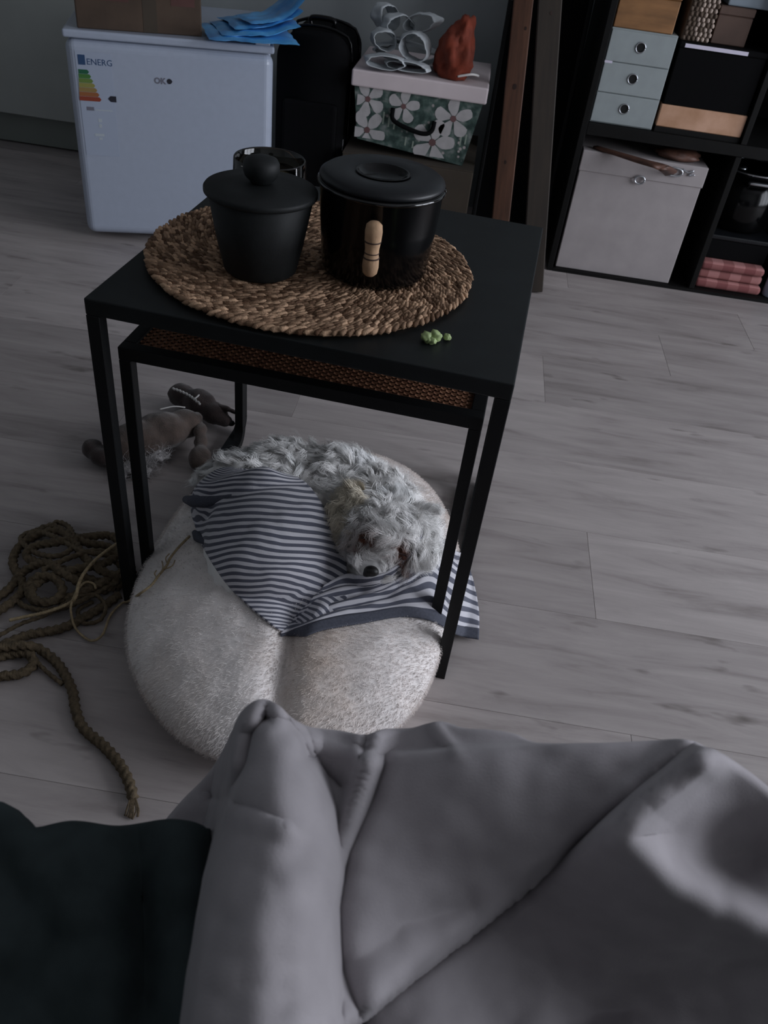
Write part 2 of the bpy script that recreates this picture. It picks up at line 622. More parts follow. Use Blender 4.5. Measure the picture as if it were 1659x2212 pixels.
M['teal_cloth'] = material('dark_teal_fleece', (0.04, 0.052, 0.054), 0.95, 0.15, 40, bump=0.15, bscale=700, spec=0.1)
M['sofa'] = material('sofa_fabric', (0.03, 0.03, 0.032), 0.95, 0.1, 200)

# ------------------------------------------------------------------ the room
X0, X1, Y0, Y1, ZC = -1.9, WX, -2.3, 1.97, 2.5
floor = tag(box('floor', (X0 - .1, Y0 - .1, -0.06), (X1 + .1, 2.6, -0.014), M['subfloor']),
            'grey oak laminate floor laid in wide planks', kind='structure')
ROW0, ROWH, PL = -0.30, 0.2155, 1.28
joints = {2: 0.718, 5: 0.655, 6: 0.964, 4: 0.133, 0: 0.75, 1: 0.2, 3: 1.1}
plank_meshes = {}
k0 = int(math.floor((Y0 - ROW0) / ROWH)) - 0
k1 = int(math.ceil((2.5 - ROW0) / ROWH))
for k in range(k0, k1):
    j = joints.get(k, random.uniform(0, PL))
    i0 = math.floor((X0 - j) / PL)
    x = j + i0 * PL
    while x < X1:
        a, b_ = max(x, X0), min(x + PL, X1)
        ya, yb = ROW0 + k * ROWH, ROW0 + (k + 1) * ROWH
        L = round(b_ - a, 4)
        if L > 0.02:
            if L not in plank_meshes:
                bm = bmesh.new()
                add_box(bm, (0.00015, 0.00015, -0.012), (L - 0.00015, ROWH - 0.00015, 0.0), 0.0005, 1)
                bmesh.ops.recalc_face_normals(bm, faces=bm.faces)
                me = bpy.data.meshes.new('plank')
                bm.to_mesh(me)
                bm.free()
                me.materials.append(M['plank'])
                plank_meshes[L] = me
            o = bpy.data.objects.new('plank', plank_meshes[L])
            COL.objects.link(o)
            o.parent = floor
            o.location = (a, ya, 0)
        x += PL


def wall(name, boxes, mt, label):
    bm = bmesh.new()
    for a, b_ in boxes:
        add_box(bm, a, b_)
    return tag(from_bm(name, bm, mt), label, kind='structure')


JX = -0.60
wall('wall_back', [((JX, Y1, 0), (X1, Y1 + .1, ZC)), ((JX, Y1 + .1, 0), (JX + .1, 2.5, ZC)), ((X0, 2.5, 0), (JX + .1, 2.6, ZC))],
     M['wall'], 'dim grey wall behind the fridge and the shelf')
wall('wall_left', [((X0 - .1, Y0, 0), (X0, 2.5, ZC))], M['wall'], 'dim grey wall on the far left')
wall('wall_front', [((X0, Y0 - .1, 0), (X1, Y0, ZC))], M['wall_light'], 'plain wall behind the sofa')
wall('wall_right', [((X1, Y0, 0), (X1 + .15, Y1, WIN[2])), ((X1, Y0, WIN[3]), (X1 + .15, Y1, ZC)),
                    ((X1, Y0, WIN[2]), (X1 + .15, WIN[0], WIN[3])), ((X1, WIN[1], WIN[2]), (X1 + .15, Y1, WIN[3]))],
     M['wall_light'], 'wall with the window on the right')
wall('ceiling', [((X0 - .1, Y0 - .1, ZC), (X1 + .1, 2.6, ZC + .1))], M['ceiling'], 'pale ceiling')
wf = tag(box('window_1', (X1 + .05, WIN[0], WIN[2]), (X1 + .11, WIN[0] + .05, WIN[3]), M['frame_white']),
         'white three-light window on the right', kind='structure')
for nm, a, b_ in [('window_frame', (X1 + .05, WIN[1] - .05, WIN[2]), (X1 + .11, WIN[1], WIN[3])),
                  ('window_frame', (X1 + .05, WIN[0] + .05, WIN[2]), (X1 + .11, WIN[1] - .05, WIN[2] + .05)),
                  ('window_frame', (X1 + .05, WIN[0] + .05, WIN[3] - .05), (X1 + .11, WIN[1] - .05, WIN[3]))]:
    box(nm, a, b_, M['frame_white'], wf)
for t in (1 / 3, 2 / 3):
    yy = WIN[0] + (WIN[1] - WIN[0]) * t
    box('mullion', (X1 + .05, yy - .035, WIN[2] + .05), (X1 + .11, yy + .035, WIN[3] - .05), M['frame_white'], wf)

# ------------------------------------------------------------------ kitchen unit in the recess
kc = thing('kitchen_cabinet', 'pale grey kitchen base cabinet with recessed plinth left of the fridge', 'cabinet', (-1.26, 1.88, 0))
box('body', (-0.6, 0.02, 0.10), (0.6, 0.60, 0.86), M['kitchen'], kc)
box('cabinet_door', (-0.598, 0.0, 0.105), (-0.002, 0.019, 0.855), M['kitchen'], kc, 0.0015, 1)
box('cabinet_door', (0.002, 0.0, 0.105), (0.598, 0.019, 0.855), M['kitchen'], kc, 0.0015, 1)
box('plinth', (-0.6, 0.045, 0.006), (0.6, 0.06, 0.098), M['plinth'], kc)
wt = thing('worktop', 'dark worktop slab on the pale kitchen cabinet', 'worktop', (-1.26, 1.88, 0.861))
box('slab', (-0.62, -0.02, 0), (0.62, 0.60, 0.038), M['worktop'], wt, 0.003, 2)

# ------------------------------------------------------------------ small white fridge
FR0, FRY = np.array([-0.5697, 1.2485, 0.0]), 0.2878
FW, FD, FH = 0.485, 0.46, 0.50
_fx = np.array([math.cos(FRY), math.sin(FRY), 0])
_fy = np.array([-math.sin(FRY), math.cos(FRY), 0])


def fr(px, py):
    """point of the fridge door plane, in the fridge's own x / z"""
    d = ray(px, py)
    t = ((FR0 - CPOS) @ _fy) / (d @ _fy)
    p = CPOS + t * d - FR0
    return float(p @ _fx), float(p[2])


fridge = thing('mini_fridge', 'small white fridge with an energy label on its door', 'fridge', tuple(FR0), FRY)
box('body', (0.004, 0.05, 0.016), (FW - 0.004, FD, 0.483), M['fridge'], fridge, 0.006, 2)
door = box('door', (0, 0, 0.018), (FW, 0.046, 0.481), M['fridge'], fridge, 0.022, 6)
for p in door.data.polygons:
    p.use_smooth = False
box('top_cover', (-0.002, 0.0, 0.4825), (FW + 0.002, FD, FH), M['fridge'], fridge, 0.005, 3)
for fx in (0.04, FW - 0.04):
    for fy in (0.09, FD - 0.04):
        lathe('foot', [(0, 0), (0.014, 0), (0.014, 0.017), (0, 0.017)], M['fridge_dark'], fridge, 12, loc=(fx, fy, 0))
hg = fr(562, 98)
box('hinge_cover', (FW - 0.045, 0.004, FH - 0.001), (FW - 0.008, 0.04, FH + 0.009), M['fridge'], fridge, 0.003, 2)
# the energy label: paper with the bars of the scale printed on it
lx0, lz1 = fr(161, 110)
lx1, lz0 = fr(258, 330)
lab = box('energy_label', (lx0, -0.0006, lz0 - 0.01), (lx1, -0.0001, lz1), M['label_white'], fridge)
x0, zt = fr(167, 117)
x1, zb = fr(185, 140)
box('label_flag', (x0, -0.0012, zb), (x1, -0.0006, zt), M['label_blue'], lab)
# lettering beside the flag
xa, za = fr(187, 138)
text_mesh('label_lettering', 'ENERG', 0.019, M['label_blue'], lab,
          Matrix.Translation((xa, -0.0008, za - 0.001)) @ Matrix.Rotation(math.pi / 2, 4, 'X'))
cols = [(0.02, 0.12, 0.06), (0.06, 0.18, 0.04), (0.14, 0.22, 0.05), (0.28, 0.26, 0.07), (0.30, 0.20, 0.07), (0.30, 0.11, 0.04), (0.26, 0.05, 0.025)]
for i, c in enumerate(cols):
    mt = material('label_bar_%d' % i, c, 0.5, 0.02)
    t0, t1 = i / 7, (i + 0.94) / 7
    xl, z1_ = fr(169 + 3 * t0, 149 + 68 * t0)
    _, z0_ = fr(169 + 3 * t1, 149 + 68 * t1)
    w = 0.020 + 0.0265 * (i / 6)
    vs = []
    for yy in (-0.0012, -0.0006):
        vs += [(xl, yy, z0_), (xl + w, yy, z0_), (xl + w + 0.004, yy, (z0_ + z1_) / 2), (xl + w, yy, z1_), (xl, yy, z1_)]
    fs = [(0, 1, 2, 3, 4), (9, 8, 7, 6, 5)] + [(k, k + 5, (k + 1) % 5 + 5, (k + 1) % 5) for k in range(5)]
    mk('label_bar', vs, fs, mt, lab)
xl, zt = fr(233, 207)
xr, zb = fr(252, 221)
vs = []
for yy in (-0.0012, -0.0006):
    vs += [(xl, yy, (zt + zb) / 2), (xl + 0.006, yy, zb), (xr, yy, zb), (xr, yy, zt), (xl + 0.006, yy, zt)]
pt = mk('rating_pointer', vs, [(0, 1, 2, 3, 4), (9, 8, 7, 6, 5)] + [(k, k + 5, (k + 1) % 5 + 5, (k + 1) % 5) for k in range(5)], M['ink'], lab)
for (pa, pb, mt) in [((187, 230), (204, 239), 'ink_grey'), ((206, 236), (243, 241), 'ink_pale'), ((212, 256), (221, 264), 'ink_pale'),
                     ((214, 268), (221, 276), 'ink_pale'), ((205, 288), (226, 295), 'ink_pale'), ((214, 297), (222, 302), 'ink_pale')]:
    a, b_ = fr(*pa), fr(*pb)
    box('label_print', (a[0], -0.001, b_[1]), (b_[0], -0.0006, a[1]), M[mt], lab)
# small maker's mark
xa, za = fr(336, 180)
mkr = text_mesh('maker_mark', 'OK', 0.0185, M['ink_grey'], fridge,
                Matrix.Translation((xa - 0.003, -0.0004, za)) @ Matrix.Rotation(math.pi / 2, 4, 'X'), bold=0.0007)
xd, zd = fr(366, 176)
vs = [(xd + 0.006 * math.cos(a) * (1.2 if k == 0 else 1), yy, zd + 0.006 * math.sin(a)) for yy in (-0.0008, 0)
      for k, a in enumerate(np.linspace(0, 2 * math.pi, 10, endpoint=False))]
mk('mark_dot', vs, [tuple(range(10)), tuple(range(19, 9, -1))] + [(k, k + 10, (k + 1) % 10 + 10, (k + 1) % 10) for k in range(10)], M['ink'], mkr)

# ------------------------------------------------------------------ cardboard box and blue sheets on the fridge
cb = thing('cardboard_box', 'brown cardboard box standing on the white fridge', 'box', (-0.545, 1.275, 0.5002), 0.36)
box('carton', (0, 0, 0), (0.285, 0.27, 0.24), M['cardboard'], cb, 0.003, 2)
box('tape', (0.150, -0.0006, 0.001), (0.182, 0.0, 0.239), M['cardboard_dark'], cb)
box('print_panel', (0.03, -0.0006, 0.06), (0.12, 0.0, 0.2), M['cardboard_print'], cb)
box('print_panel', (0.215, -0.0006, 0.06), (0.27, 0.0, 0.2), M['cardboard_print'], cb)
box('flap', (0.0, 0.0, 0.2405), (0.285, 0.134, 0.2435), M['cardboard'], cb)
box('flap', (0.0, 0.136, 0.2405), (0.285, 0.27, 0.2435), M['cardboard'], cb)

bs = thing('folded_plastic_bag', 'folded bright blue plastic bag lying on the fridge corner', 'bag', (-0.168, 1.405, 0.5040), FRY + 0.1)


def crumple_sheet(name, w, d, z, th, seed, mt, parent, amp=0.006, off=(0, 0), rz=0.0, tilt=0.0, lift=0.0, nx=26, ny=20):
    V = []
    for side in (1, -1):
        for j in range(ny):
            for i in range(nx):
                u, v = i / (nx - 1) - .5, j / (ny - 1) - .5
                x, y = u * w, v * d
                e = min(0.5 - abs(u), 0.5 - abs(v)) * 2
                zz = z + amp * fbm(x + seed, y, seed, 22) + tilt * x + lift * max(0, u + 0.1) ** 2 + side * th * 0.5 * min(1, e * 6) ** .5
                x += 0.006 * fbm(y * 1.0, seed, 1, 15)
                y += 0.006 * fbm(x * 1.0, seed, 7, 15)
                V.append((off[0] + x * math.cos(rz) - y * math.sin(rz), off[1] + x * math.sin(rz) + y * math.cos(rz), zz))
    n = nx * ny
    F = grid_faces(nx, ny) + [tuple(reversed(f)) for f in grid_faces(nx, ny, n)]
    bd = [i for i in range(nx)] + [j * nx + nx - 1 for j in range(1, ny)] + [(ny - 1) * nx + i for i in range(nx - 2, -1, -1)] + [j * nx for j in range(ny - 2, 0, -1)]
    for a, b_ in zip(bd, bd[1:] + bd[:1]):
        F.append((b_, a, a + n, b_ + n))
    return mk(name, V, F, mt, parent, smooth=True)


crumple_sheet('fold_layer', 0.215, 0.20, 0.009, 0.008, 1.3, M['blue_plastic'], bs, 0.003, (0.0, 0.02), 0.0)
crumple_sheet('fold_layer', 0.19, 0.17, 0.020, 0.008, 4.1, M['blue_plastic'], bs, 0.004, (0.015, 0.035), 0.08, 0.05, 0.05)
crumple_sheet('fold_layer', 0.17, 0.15, 0.033, 0.007, 7.7, M['blue_plastic'], bs, 0.005, (0.03, 0.05), 0.15, 0.08, 0.09)
crumple_sheet('fold_layer', 0.15, 0.10, 0.048, 0.006, 9.2, M['blue_plastic'], bs, 0.005, (0.055, 0.03), 0.30, 0.12, 0.12)

# ------------------------------------------------------------------ black suitcase between fridge and floral box
sc = thing('suitcase', 'black upright suitcase between the fridge and the floral box', 'suitcase', (-0.034, 1.52, 0.0))


def rounded_case(name, w, d, h, r, mt, parent, z0=0.0, y0=0.0):
    """upright case: rounded-rectangle front outline, extruded in depth, soft edges"""
    bm = bmesh.new()
    ring = []
    cs = [(w / 2 - r, h - r, 0), (-w / 2 + r, h - r, 90), (-w / 2 + r * .4, r * .4, 180), (w / 2 - r * .4, r * .4, 270)]
    for cx, cz, a0 in cs:
        rr = r if a0 < 180 else r * .4
        for k in range(9):
            a = math.radians(a0 + 90 * k / 8)
            ring.append((cx + rr * math.cos(a), cz + rr * math.sin(a)))
    vf = [bm.verts.new((x, y0, z0 + z)) for x, z in ring]
    f = bm.faces.new(vf)
    ex = bmesh.ops.extrude_face_region(bm, geom=[f])
    for v in [g for g in ex['geom'] if isinstance(g, bmesh.types.BMVert)]:
        v.co.y += d
    es = [e for e in bm.edges if e.is_manifold and e.calc_face_angle(0) > 1.2 and abs(e.verts[0].co.y - e.verts[1].co.y) < 1e-6]
    bmesh.ops.bevel(bm, geom=es, offset=0.022, segments=4, profile=0.5, affect='EDGES')
    return from_bm(name, bm, mt, parent, smooth=True)


rounded_case('shell', 0.185, 0.25, 0.485, 0.06, M['black_fabric'], sc, 0.03)
for y in (0.06, 0.19):
    pth = [(-0.094, y, 0.06), (-0.094, y, 0.445), (-0.06, y, 0.516), (0.06, y, 0.516), (0.094, y, 0.445), (0.094, y, 0.06)]
    tube('piping', spline(pth, 60), 0.004, M['black_gloss'], sc, 6)
tube('carry_handle', spline([(-0.03, 0.125, 0.513), (-0.028, 0.125, 0.532), (0.028, 0.125, 0.532), (0.03, 0.125, 0.513)], 20), 0.007, M['black_gloss'], sc, 8)
box('zip_pull', (0.088, 0.004, 0.245), (0.0945, 0.009, 0.275), M['silver'], sc, 0.001, 1)
for sx in (-1, 1):
    for y in (0.05, 0.20):
        lathe('wheel', [(0, 0), (0.012, 0.0), (0.016, 0.008), (0.016, 0.022), (0.012, 0.03), (0, 0.03)], M['black_gloss'], sc, 14, loc=(sx * 0.07, y, 0.0))
pk = box('front_pocket', (-0.075, -0.012, 0.09), (0.075, 0.004, 0.36), M['black_fabric'], sc, 0.01, 3)

# ------------------------------------------------------------------ brown carton with the floral box on it
bc = thing('storage_carton', 'plain dark brown carton under the floral box', 'box', (0.068, 1.47, 0))
box('carton', (0, 0, 0), (0.355, 0.36, 0.255), M['cardboard_dark'], bc, 0.003, 2)
box('flap', (0.0, 0.001, 0.2552), (0.355, 0.178, 0.258), M['cardboard_dark'], bc)
box('flap', (0.0, 0.182, 0.2552), (0.355, 0.359, 0.258), M['cardboard_dark'], bc)


def floral_material():
    mt = bpy.data.materials.new('floral_printed_card')
    mt.use_nodes = True
    nt = mt.node_tree
    b = nt.nodes['Principled BSDF']
    b.inputs['Roughness'].default_value = 0.7
    tc = nt.nodes.new('ShaderNodeTexCoord')
    nz = nt.nodes.new('ShaderNodeTexNoise')
    nz.inputs['Scale'].default_value = 45
    nz.inputs['Detail'].default_value = 5
    nt.links.new(tc.outputs['Object'], nz.inputs['Vector'])
    rp = nt.nodes.new('ShaderNodeValToRGB')
    e = rp.color_ramp.elements
    e[0].position, e[0].color = 0.38, (0.018, 0.04, 0.035, 1)
    e[1].position, e[1].color = 0.72, (0.22, 0.24, 0.23, 1)
    x = e.new(0.52)
    x.color = (0.06, 0.10, 0.085, 1)
    nt.links.new(nz.outputs['Fac'], rp.inputs['Fac'])
    vo = nt.nodes.new('ShaderNodeTexVoronoi')
    vo.inputs['Scale'].default_value = 75
    nt.links.new(tc.outputs['Object'], vo.inputs['Vector'])
    r2 = nt.nodes.new('ShaderNodeValToRGB')
    r2.color_ramp.elements[0].position, r2.color_ramp.elements[0].color = 0.22, (1, 1, 1, 1)
    r2.color_ramp.elements[1].position, r2.color_ramp.elements[1].color = 0.34, (0, 0, 0, 1)
    nt.links.new(vo.outputs['Distance'], r2.inputs['Fac'])
    n3 = nt.nodes.new('ShaderNodeTexNoise')
    n3.inputs['Scale'].default_value = 14
    nt.links.new(tc.outputs['Object'], n3.inputs['Vector'])
    r3 = nt.nodes.new('ShaderNodeValToRGB')
    r3.color_ramp.elements[0].position = 0.5
    r3.color_ramp.elements[1].position = 0.6
    nt.links.new(n3.outputs['Fac'], r3.inputs['Fac'])
    mu = nt.nodes.new('ShaderNodeMath')
    mu.operation = 'MULTIPLY'
    nt.links.new(r2.outputs['Color'], mu.inputs[0])
    nt.links.new(r3.outputs['Color'], mu.inputs[1])
    mx = nt.nodes.new('ShaderNodeMix')
    mx.data_type = 'RGBA'
    nt.links.new(mu.outputs[0], mx.inputs['Factor'])
    nt.links.new(rp.outputs['Color'], mx.inputs[6])
    mx.inputs[7].default_value = (0.42, 0.37, 0.36, 1)
    nt.links.new(mx.outputs[2], b.inputs['Base Color'])
    return mt


M['floral'] = floral_material()
M['petal'] = material('printed_petal', (0.44, 0.42, 0.42), 0.7, 0.1, 40)
M['petal_core'] = material('printed_flower_core', (0.14, 0.07, 0.07), 0.7)
M['stem'] = material('printed_stem', (0.26, 0.31, 0.26), 0.7)
fb = thing('floral_box', 'floral cardboard storage box with pale lid and black handle', 'box', (0.25, 1.5, 0.2585))
# tapering body; its front is the quad seen in the photograph
fq = [(-0.150, 0.030), (0.140, 0.0), (0.168, 0.160), (-0.168, 0.160)]
vs = [(x, 0.004, z) for x, z in fq] + [(x, 0.31, z) for x, z in [(-0.150, 0.022), (0.140, 0.0), (0.168, 0.165), (-0.168, 0.165)]]
body = mk('body', vs, [(0, 1, 2, 3), (7, 6, 5, 4), (0, 4, 5, 1), (1, 5, 6, 2), (2, 6, 7, 3), (3, 7, 4, 0)], M['floral'], fb)


def petal_flower(cx, cz, R, rot, n=5, parent=None):
    for k in range(n):
        a = rot + 2 * math.pi * k / n
        pts = []
        for t in np.linspace(0, 2 * math.pi, 14, endpoint=False):
            lx = 0.56 * R + 0.46 * R * math.cos(t)
            lz = 0.26 * R * math.sin(t) * (1.1 + 0.5 * math.cos(t)) * (1 + 0.15 * math.cos(3 * t + k))
            pts.append((cx + lx * math.cos(a) - lz * math.sin(a), cz + lx * math.sin(a) + lz * math.cos(a)))
        pts = [(min(max(x, -0.158), 0.155), min(max(z, 0.012 if x > 0 else 0.034), 0.158)) for x, z in pts]
        vs = [(x, 0.0032 - 0.0003 * (k % 2), z) for x, z in pts] + [(x, 0.0042, z) for x, z in pts]
        m_ = len(pts)
        fs = [tuple(range(m_)), tuple(range(2 * m_ - 1, m_ - 1, -1))] + [(i, i + m_, (i + 1) % m_ + m_, (i + 1) % m_) for i in range(m_)]
        mk('printed_petal', vs, fs, M['petal'], parent)
    vs = [(cx + 0.16 * R * math.cos(t), yy, cz + 0.16 * R * math.sin(t)) for yy in (0.0022, 0.0042) for t in np.linspace(0, 2 * math.pi, 10, endpoint=False)]
    mk('printed_core', vs, [tuple(range(10)), tuple(range(19, 9, -1))] + [(i, i + 10, (i + 1) % 10 + 10, (i + 1) % 10) for i in range(10)], M['petal_core'], parent)


for cx, cz, R, rot in [(0.098, 0.113, 0.05, 0.4), (0.052, 0.048, 0.058, 0.1), (-0.125, 0.055, 0.05, 0.9), (-0.13, 0.13, 0.045, 2.0), (-0.035, 0.125, 0.042, 0.2)]:
    petal_flower(cx, cz, R, rot, 5, body)
for x, z, h in [(-0.085, 0.075, 0.03), (-0.07, 0.07, 0.026), (-0.055, 0.066, 0.02), (-0.02, 0.03, 0.022), (0.0, 0.026, 0.018), (0.125, 0.05, 0.028), (0.138, 0.055, 0.025)]:
    mk('printed_stem', [(x - .002, .0034, z), (x + .002, .0034, z), (x + .0028, .0034, z + h), (x - .0012, .0034, z + h),
                        (x - .002, .0042, z), (x + .002, .0042, z), (x + .0028, .0042, z + h), (x - .0012, .0042, z + h)],
       [(0, 1, 2, 3), (7, 6, 5, 4), (0, 4, 5, 1), (1, 5, 6, 2), (2, 6, 7, 3), (3, 7, 4, 0)], M['stem'], body)
tube('handle', spline([(-0.062, 0.003, 0.118), (-0.058, -0.006, 0.092), (-0.02, -0.012, 0.078), (0.025, -0.012, 0.070), (0.046, -0.006, 0.078), (0.05, 0.003, 0.1)], 40),
     0.0058, M['black_fabric'], fb, 8)
lid = box('lid', (-0.176, -0.004, 0.158), (0.176, 0.318, 0.197), M['lid_white'], fb, 0.004, 2)

# things on the lid
pb = thing('plastic_bag', 'crumpled see-through plastic bag piled on the floral box', 'bag', (0.200, 1.63, 0.4562))
for i, (cx, cy, cz, rx, rz_, yaw_, tilt_, w_) in enumerate([(-0.06, -0.05, 0.060, .034, .024, .3, .2, .045), (0.025, -0.07, 0.058, .040, .034, -.2, .3, .05), (-0.045, -0.11, 0.022, .055, .017, .1, 0, .05),
                                                     (0.01, -0.10, 0.018, .06, .013, -.1, .0, .04), (0.03, -0.02, 0.105, .05, .022, -.4, -.3, .04), (-0.03, -0.01, 0.088, .045, .030, .5, .2, .05),
                                                     (-0.07, 0.02, 0.10, .04, .03, .9, .5, .04), (0.0, 0.0, 0.03, .09, .024, .0, .0, .08)]):
    nn, mm_ = 40, 7
    rot_ = Matrix.Translation((cx, cy, cz)) @ Matrix.Rotation(yaw_, 4, 'Z') @ Matrix.Rotation(tilt_, 4, 'Y')
    V = []
    for k in range(nn):
        a = 2 * math.pi * k / nn
        for j in range(mm_):
            vv = j / (mm_ - 1) - .5
            q = 1 + 0.16 * fbm(math.cos(a) + i * 5, math.sin(a), vv, 1.4) - 0.35 * vv * vv
            p = rot_ @ Vector((rx * q * math.cos(a), vv * w_, rz_ * q * math.sin(a)))
            V.append((p.x, p.y, max(0.0012, p.z)))
    F = [(k * mm_ + j, k * mm_ + j + 1, ((k + 1) % nn) * mm_ + j + 1, ((k + 1) % nn) * mm_ + j) for k in range(nn) for j in range(mm_ - 1)]
    o = mk('crumple', V, F, M['plastic_clear'], pb, True)
    o.modifiers.new('thickness', 'SOLIDIFY').thickness = 0.0015
oc = thing('orange_cloth', 'crumpled orange red cloth hanging over the floral box lid', 'cloth', (0.322, 1.56, 0.4562))
bm = bmesh.new()
bmesh.ops.create_icosphere(bm, subdivisions=4, radius=1)
for v in bm.verts:
    n_ = 1 + 0.3 * fbm(v.co.x, v.co.y, v.co.z, 1.6) + 0.12 * abs(fbm(v.co.x, v.co.y, v.co.z + 5, 5))
    t = (v.co.z + 1) / 2
    v.co = Vector((v.co.x * (0.064 - 0.036 * t) * n_ + 0.022 * t, v.co.y * 0.05 * n_, max(0.001, 0.066 + v.co.z * 0.074 * n_)))
from_bm('bundle', bm, M['orange'], oc, True)
tube('drawstring', spline([(0.02, -0.04, 0.012), (0.055, -0.035, 0.02), (0.072, 0.0, 0.012), (0.05, 0.03, 0.006), (0.03, 0.02, 0.01)], 40), 0.003, M['thread'], oc, 6)

# ------------------------------------------------------------------ boards leaning beside the shelf
pc = thing('portfolio_case', 'large flat black portfolio case leaning against the wall behind the laths', 'case', (0.572, 1.66, 0.0), rot=(math.radians(-9), 0, 0))
box('panel', (-0.125, 0, 0.002), (0.085, 0.03, 1.05), M['black_fabric'], pc, 0.006, 2)
box('edge_binding', (-0.131, -0.003, 0.001), (-0.119, 0.033, 1.06), M['black_metal'], pc, 0.003, 2)
box('edge_binding', (0.079, -0.003, 0.001), (0.091, 0.033, 1.06), M['black_metal'], pc, 0.003, 2)
tube('handle', spline([(-0.06, 0.015, 1.04), (-0.055, 0.015, 1.09), (0.015, 0.015, 1.09), (0.02, 0.015, 1.04)], 24), 0.007, M['black_gloss'], pc, 8)


def slanted_board(name, label, base, top, w, th, mt, knots=()):
    base, top = np.array(base), np.array(top)
    d = top - base
    L = np.linalg.norm(d)
    zax = d / L
    xax = np.array([1.0, 0, 0]) - zax[0] * zax
    xax /= np.linalg.norm(xax)
    yax = np.cross(zax, xax)
    o = thing(name, label, 'board', (0, 0, 0))
    o.matrix_world = Matrix(((xax[0], yax[0], zax[0], base[0]), (xax[1], yax[1], zax[1], base[1]), (xax[2], yax[2], zax[2], base[2]), (0, 0, 0, 1)))
    b_ = box('plank_face', (-w / 2, 0, 0.004), (w / 2, th, L), mt, o, 0.002, 1)
    for kx, kz, kr in knots:
        lathe_v = [(kx + kr * math.cos(a), yy, kz + 1.4 * kr * math.sin(a)) for yy in (-0.0006, 0.001) for a in np.linspace(0, 2 * math.pi, 12, endpoint=False)]
        mk('knot', lathe_v, [tuple(range(12)), tuple(range(23, 11, -1))] + [(i, i + 12, (i + 1) % 12 + 12, (i + 1) % 12) for i in range(12)], M['knot'], b_)
    return o


slanted_board('wooden_lath', 'narrow reddish brown wooden lath with knots leaning by the floral box', (0.531, 1.452, 0.0), (0.366, 1.83, 1.9), 0.048, 0.022,
              M['lath'], [(0.0, 0.47, 0.005), (-0.004, 0.29, 0.0035), (0.012, 0.60, 0.003)])
slanted_board('dark_plank', 'dark stained plank leaning next to the black shelf', (0.636, 1.347, 0.0), (0.345, 1.79, 1.9), 0.056, 0.02, M['dark_wood'],
              [(0.004, 0.66, 0.003)])

# ------------------------------------------------------------------ black shelf unit
SX0, SX1, SY0, SY1, SH = 0.68, 1.52, 1.53, 1.90, 0.80
sh = thing('shelf_unit', 'open black shelf unit filled with boxes on the right', 'shelf', (SX0, SY0, 0))
box('side_panel', (0, 0, 0), (0.016, SY1 - SY0, SH), M['shelf'], sh, 0.001, 1)
box('side_panel', (SX1 - SX0 - 0.016, 0, 0), (SX1 - SX0, SY1 - SY0, SH), M['shelf'], sh, 0.001, 1)
box('bottom_board', (0.0165, 0, 0), (SX1 - SX0 - 0.0165, SY1 - SY0, 0.009), M['shelf'], sh)
box('middle_board', (0.0165, 0, 0.375), (SX1 - SX0 - 0.0165, SY1 - SY0, 0.404), M['shelf'], sh, 0.001, 1)
box('top_board', (0.0165, 0, SH - 0.02), (SX1 - SX0 - 0.0165, SY1 - SY0, SH), M['shelf'], sh, 0.001, 1)
box('divider', (0.412, 0.002, 0.0095), (0.427, SY1 - SY0, 0.3745), M['shelf'], sh, 0.001, 1)
box('divider', (0.412, 0.002, 0.4045), (0.427, SY1 - SY0, SH - 0.0205), M['shelf'], sh, 0.001, 1)
box('back_panel', (0.0165, SY1 - SY0 + 0.0005, 0.0), (SX1 - SX0 - 0.0165, SY1 - SY0 + 0.006, SH), M['shelf'], sh)

# three-drawer chest with round finger holes
dc = thing('drawer_chest', 'small grey three-drawer card chest with round finger holes', 'drawer chest', (0.699, 1.541, 0.4045))
box('case', (0, 0.004, 0), (0.162, 0.29, 0.216), M['chest'], dc, 0.001, 1)
for i, (kx, kz) in enumerate([(0.079, 0.041), (0.080, 0.111), (0.079, 0.181)]):
    z0_ = 0.003 + i * 0.0705
    d_ = box('drawer', (0.001, -0.001, z0_), (0.161, 0.005, z0_ + 0.0685), M['chest'], dc, 0.0012, 1)
    ri = [(kx + 0.0105 * math.cos(a), -0.0016, kz + 0.0105 * math.sin(a)) for a in np.linspace(0, 2 * math.pi, 24, endpoint=False)]
    mk('finger_hole', ri + [(x, -0.0009, z) for x, y, z in ri], [tuple(range(24)), tuple(range(47, 23, -1))] + [(k, k + 24, (k + 1) % 24 + 24, (k + 1) % 24) for k in range(24)], M['hole'], d_)
    rg = [(kx + 0.0115 * math.cos(a), -0.0018, kz + 0.0115 * math.sin(a)) for a in np.linspace(0, 2 * math.pi, 32)]
    tube('metal_ring', rg, 0.0017, M['silver'], d_, 6)
box('label_tab', (0.001, -0.0018, 0.139), (0.02, -0.0012, 0.1445), M['white_strip'], dc)

ob = thing('wooden_box', 'orange brown wooden box on top of the grey drawer chest', 'box', (0.700, 1.545, 0.6212))
box('case', (0, 0, 0), (0.145, 0.24, 0.07), M['orange_wood'], ob, 0.002, 1)
box('lid', (-0.001, -0.002, 0.0705), (0.146, 0.242, 0.092), M['orange_wood'], ob, 0.002, 1)

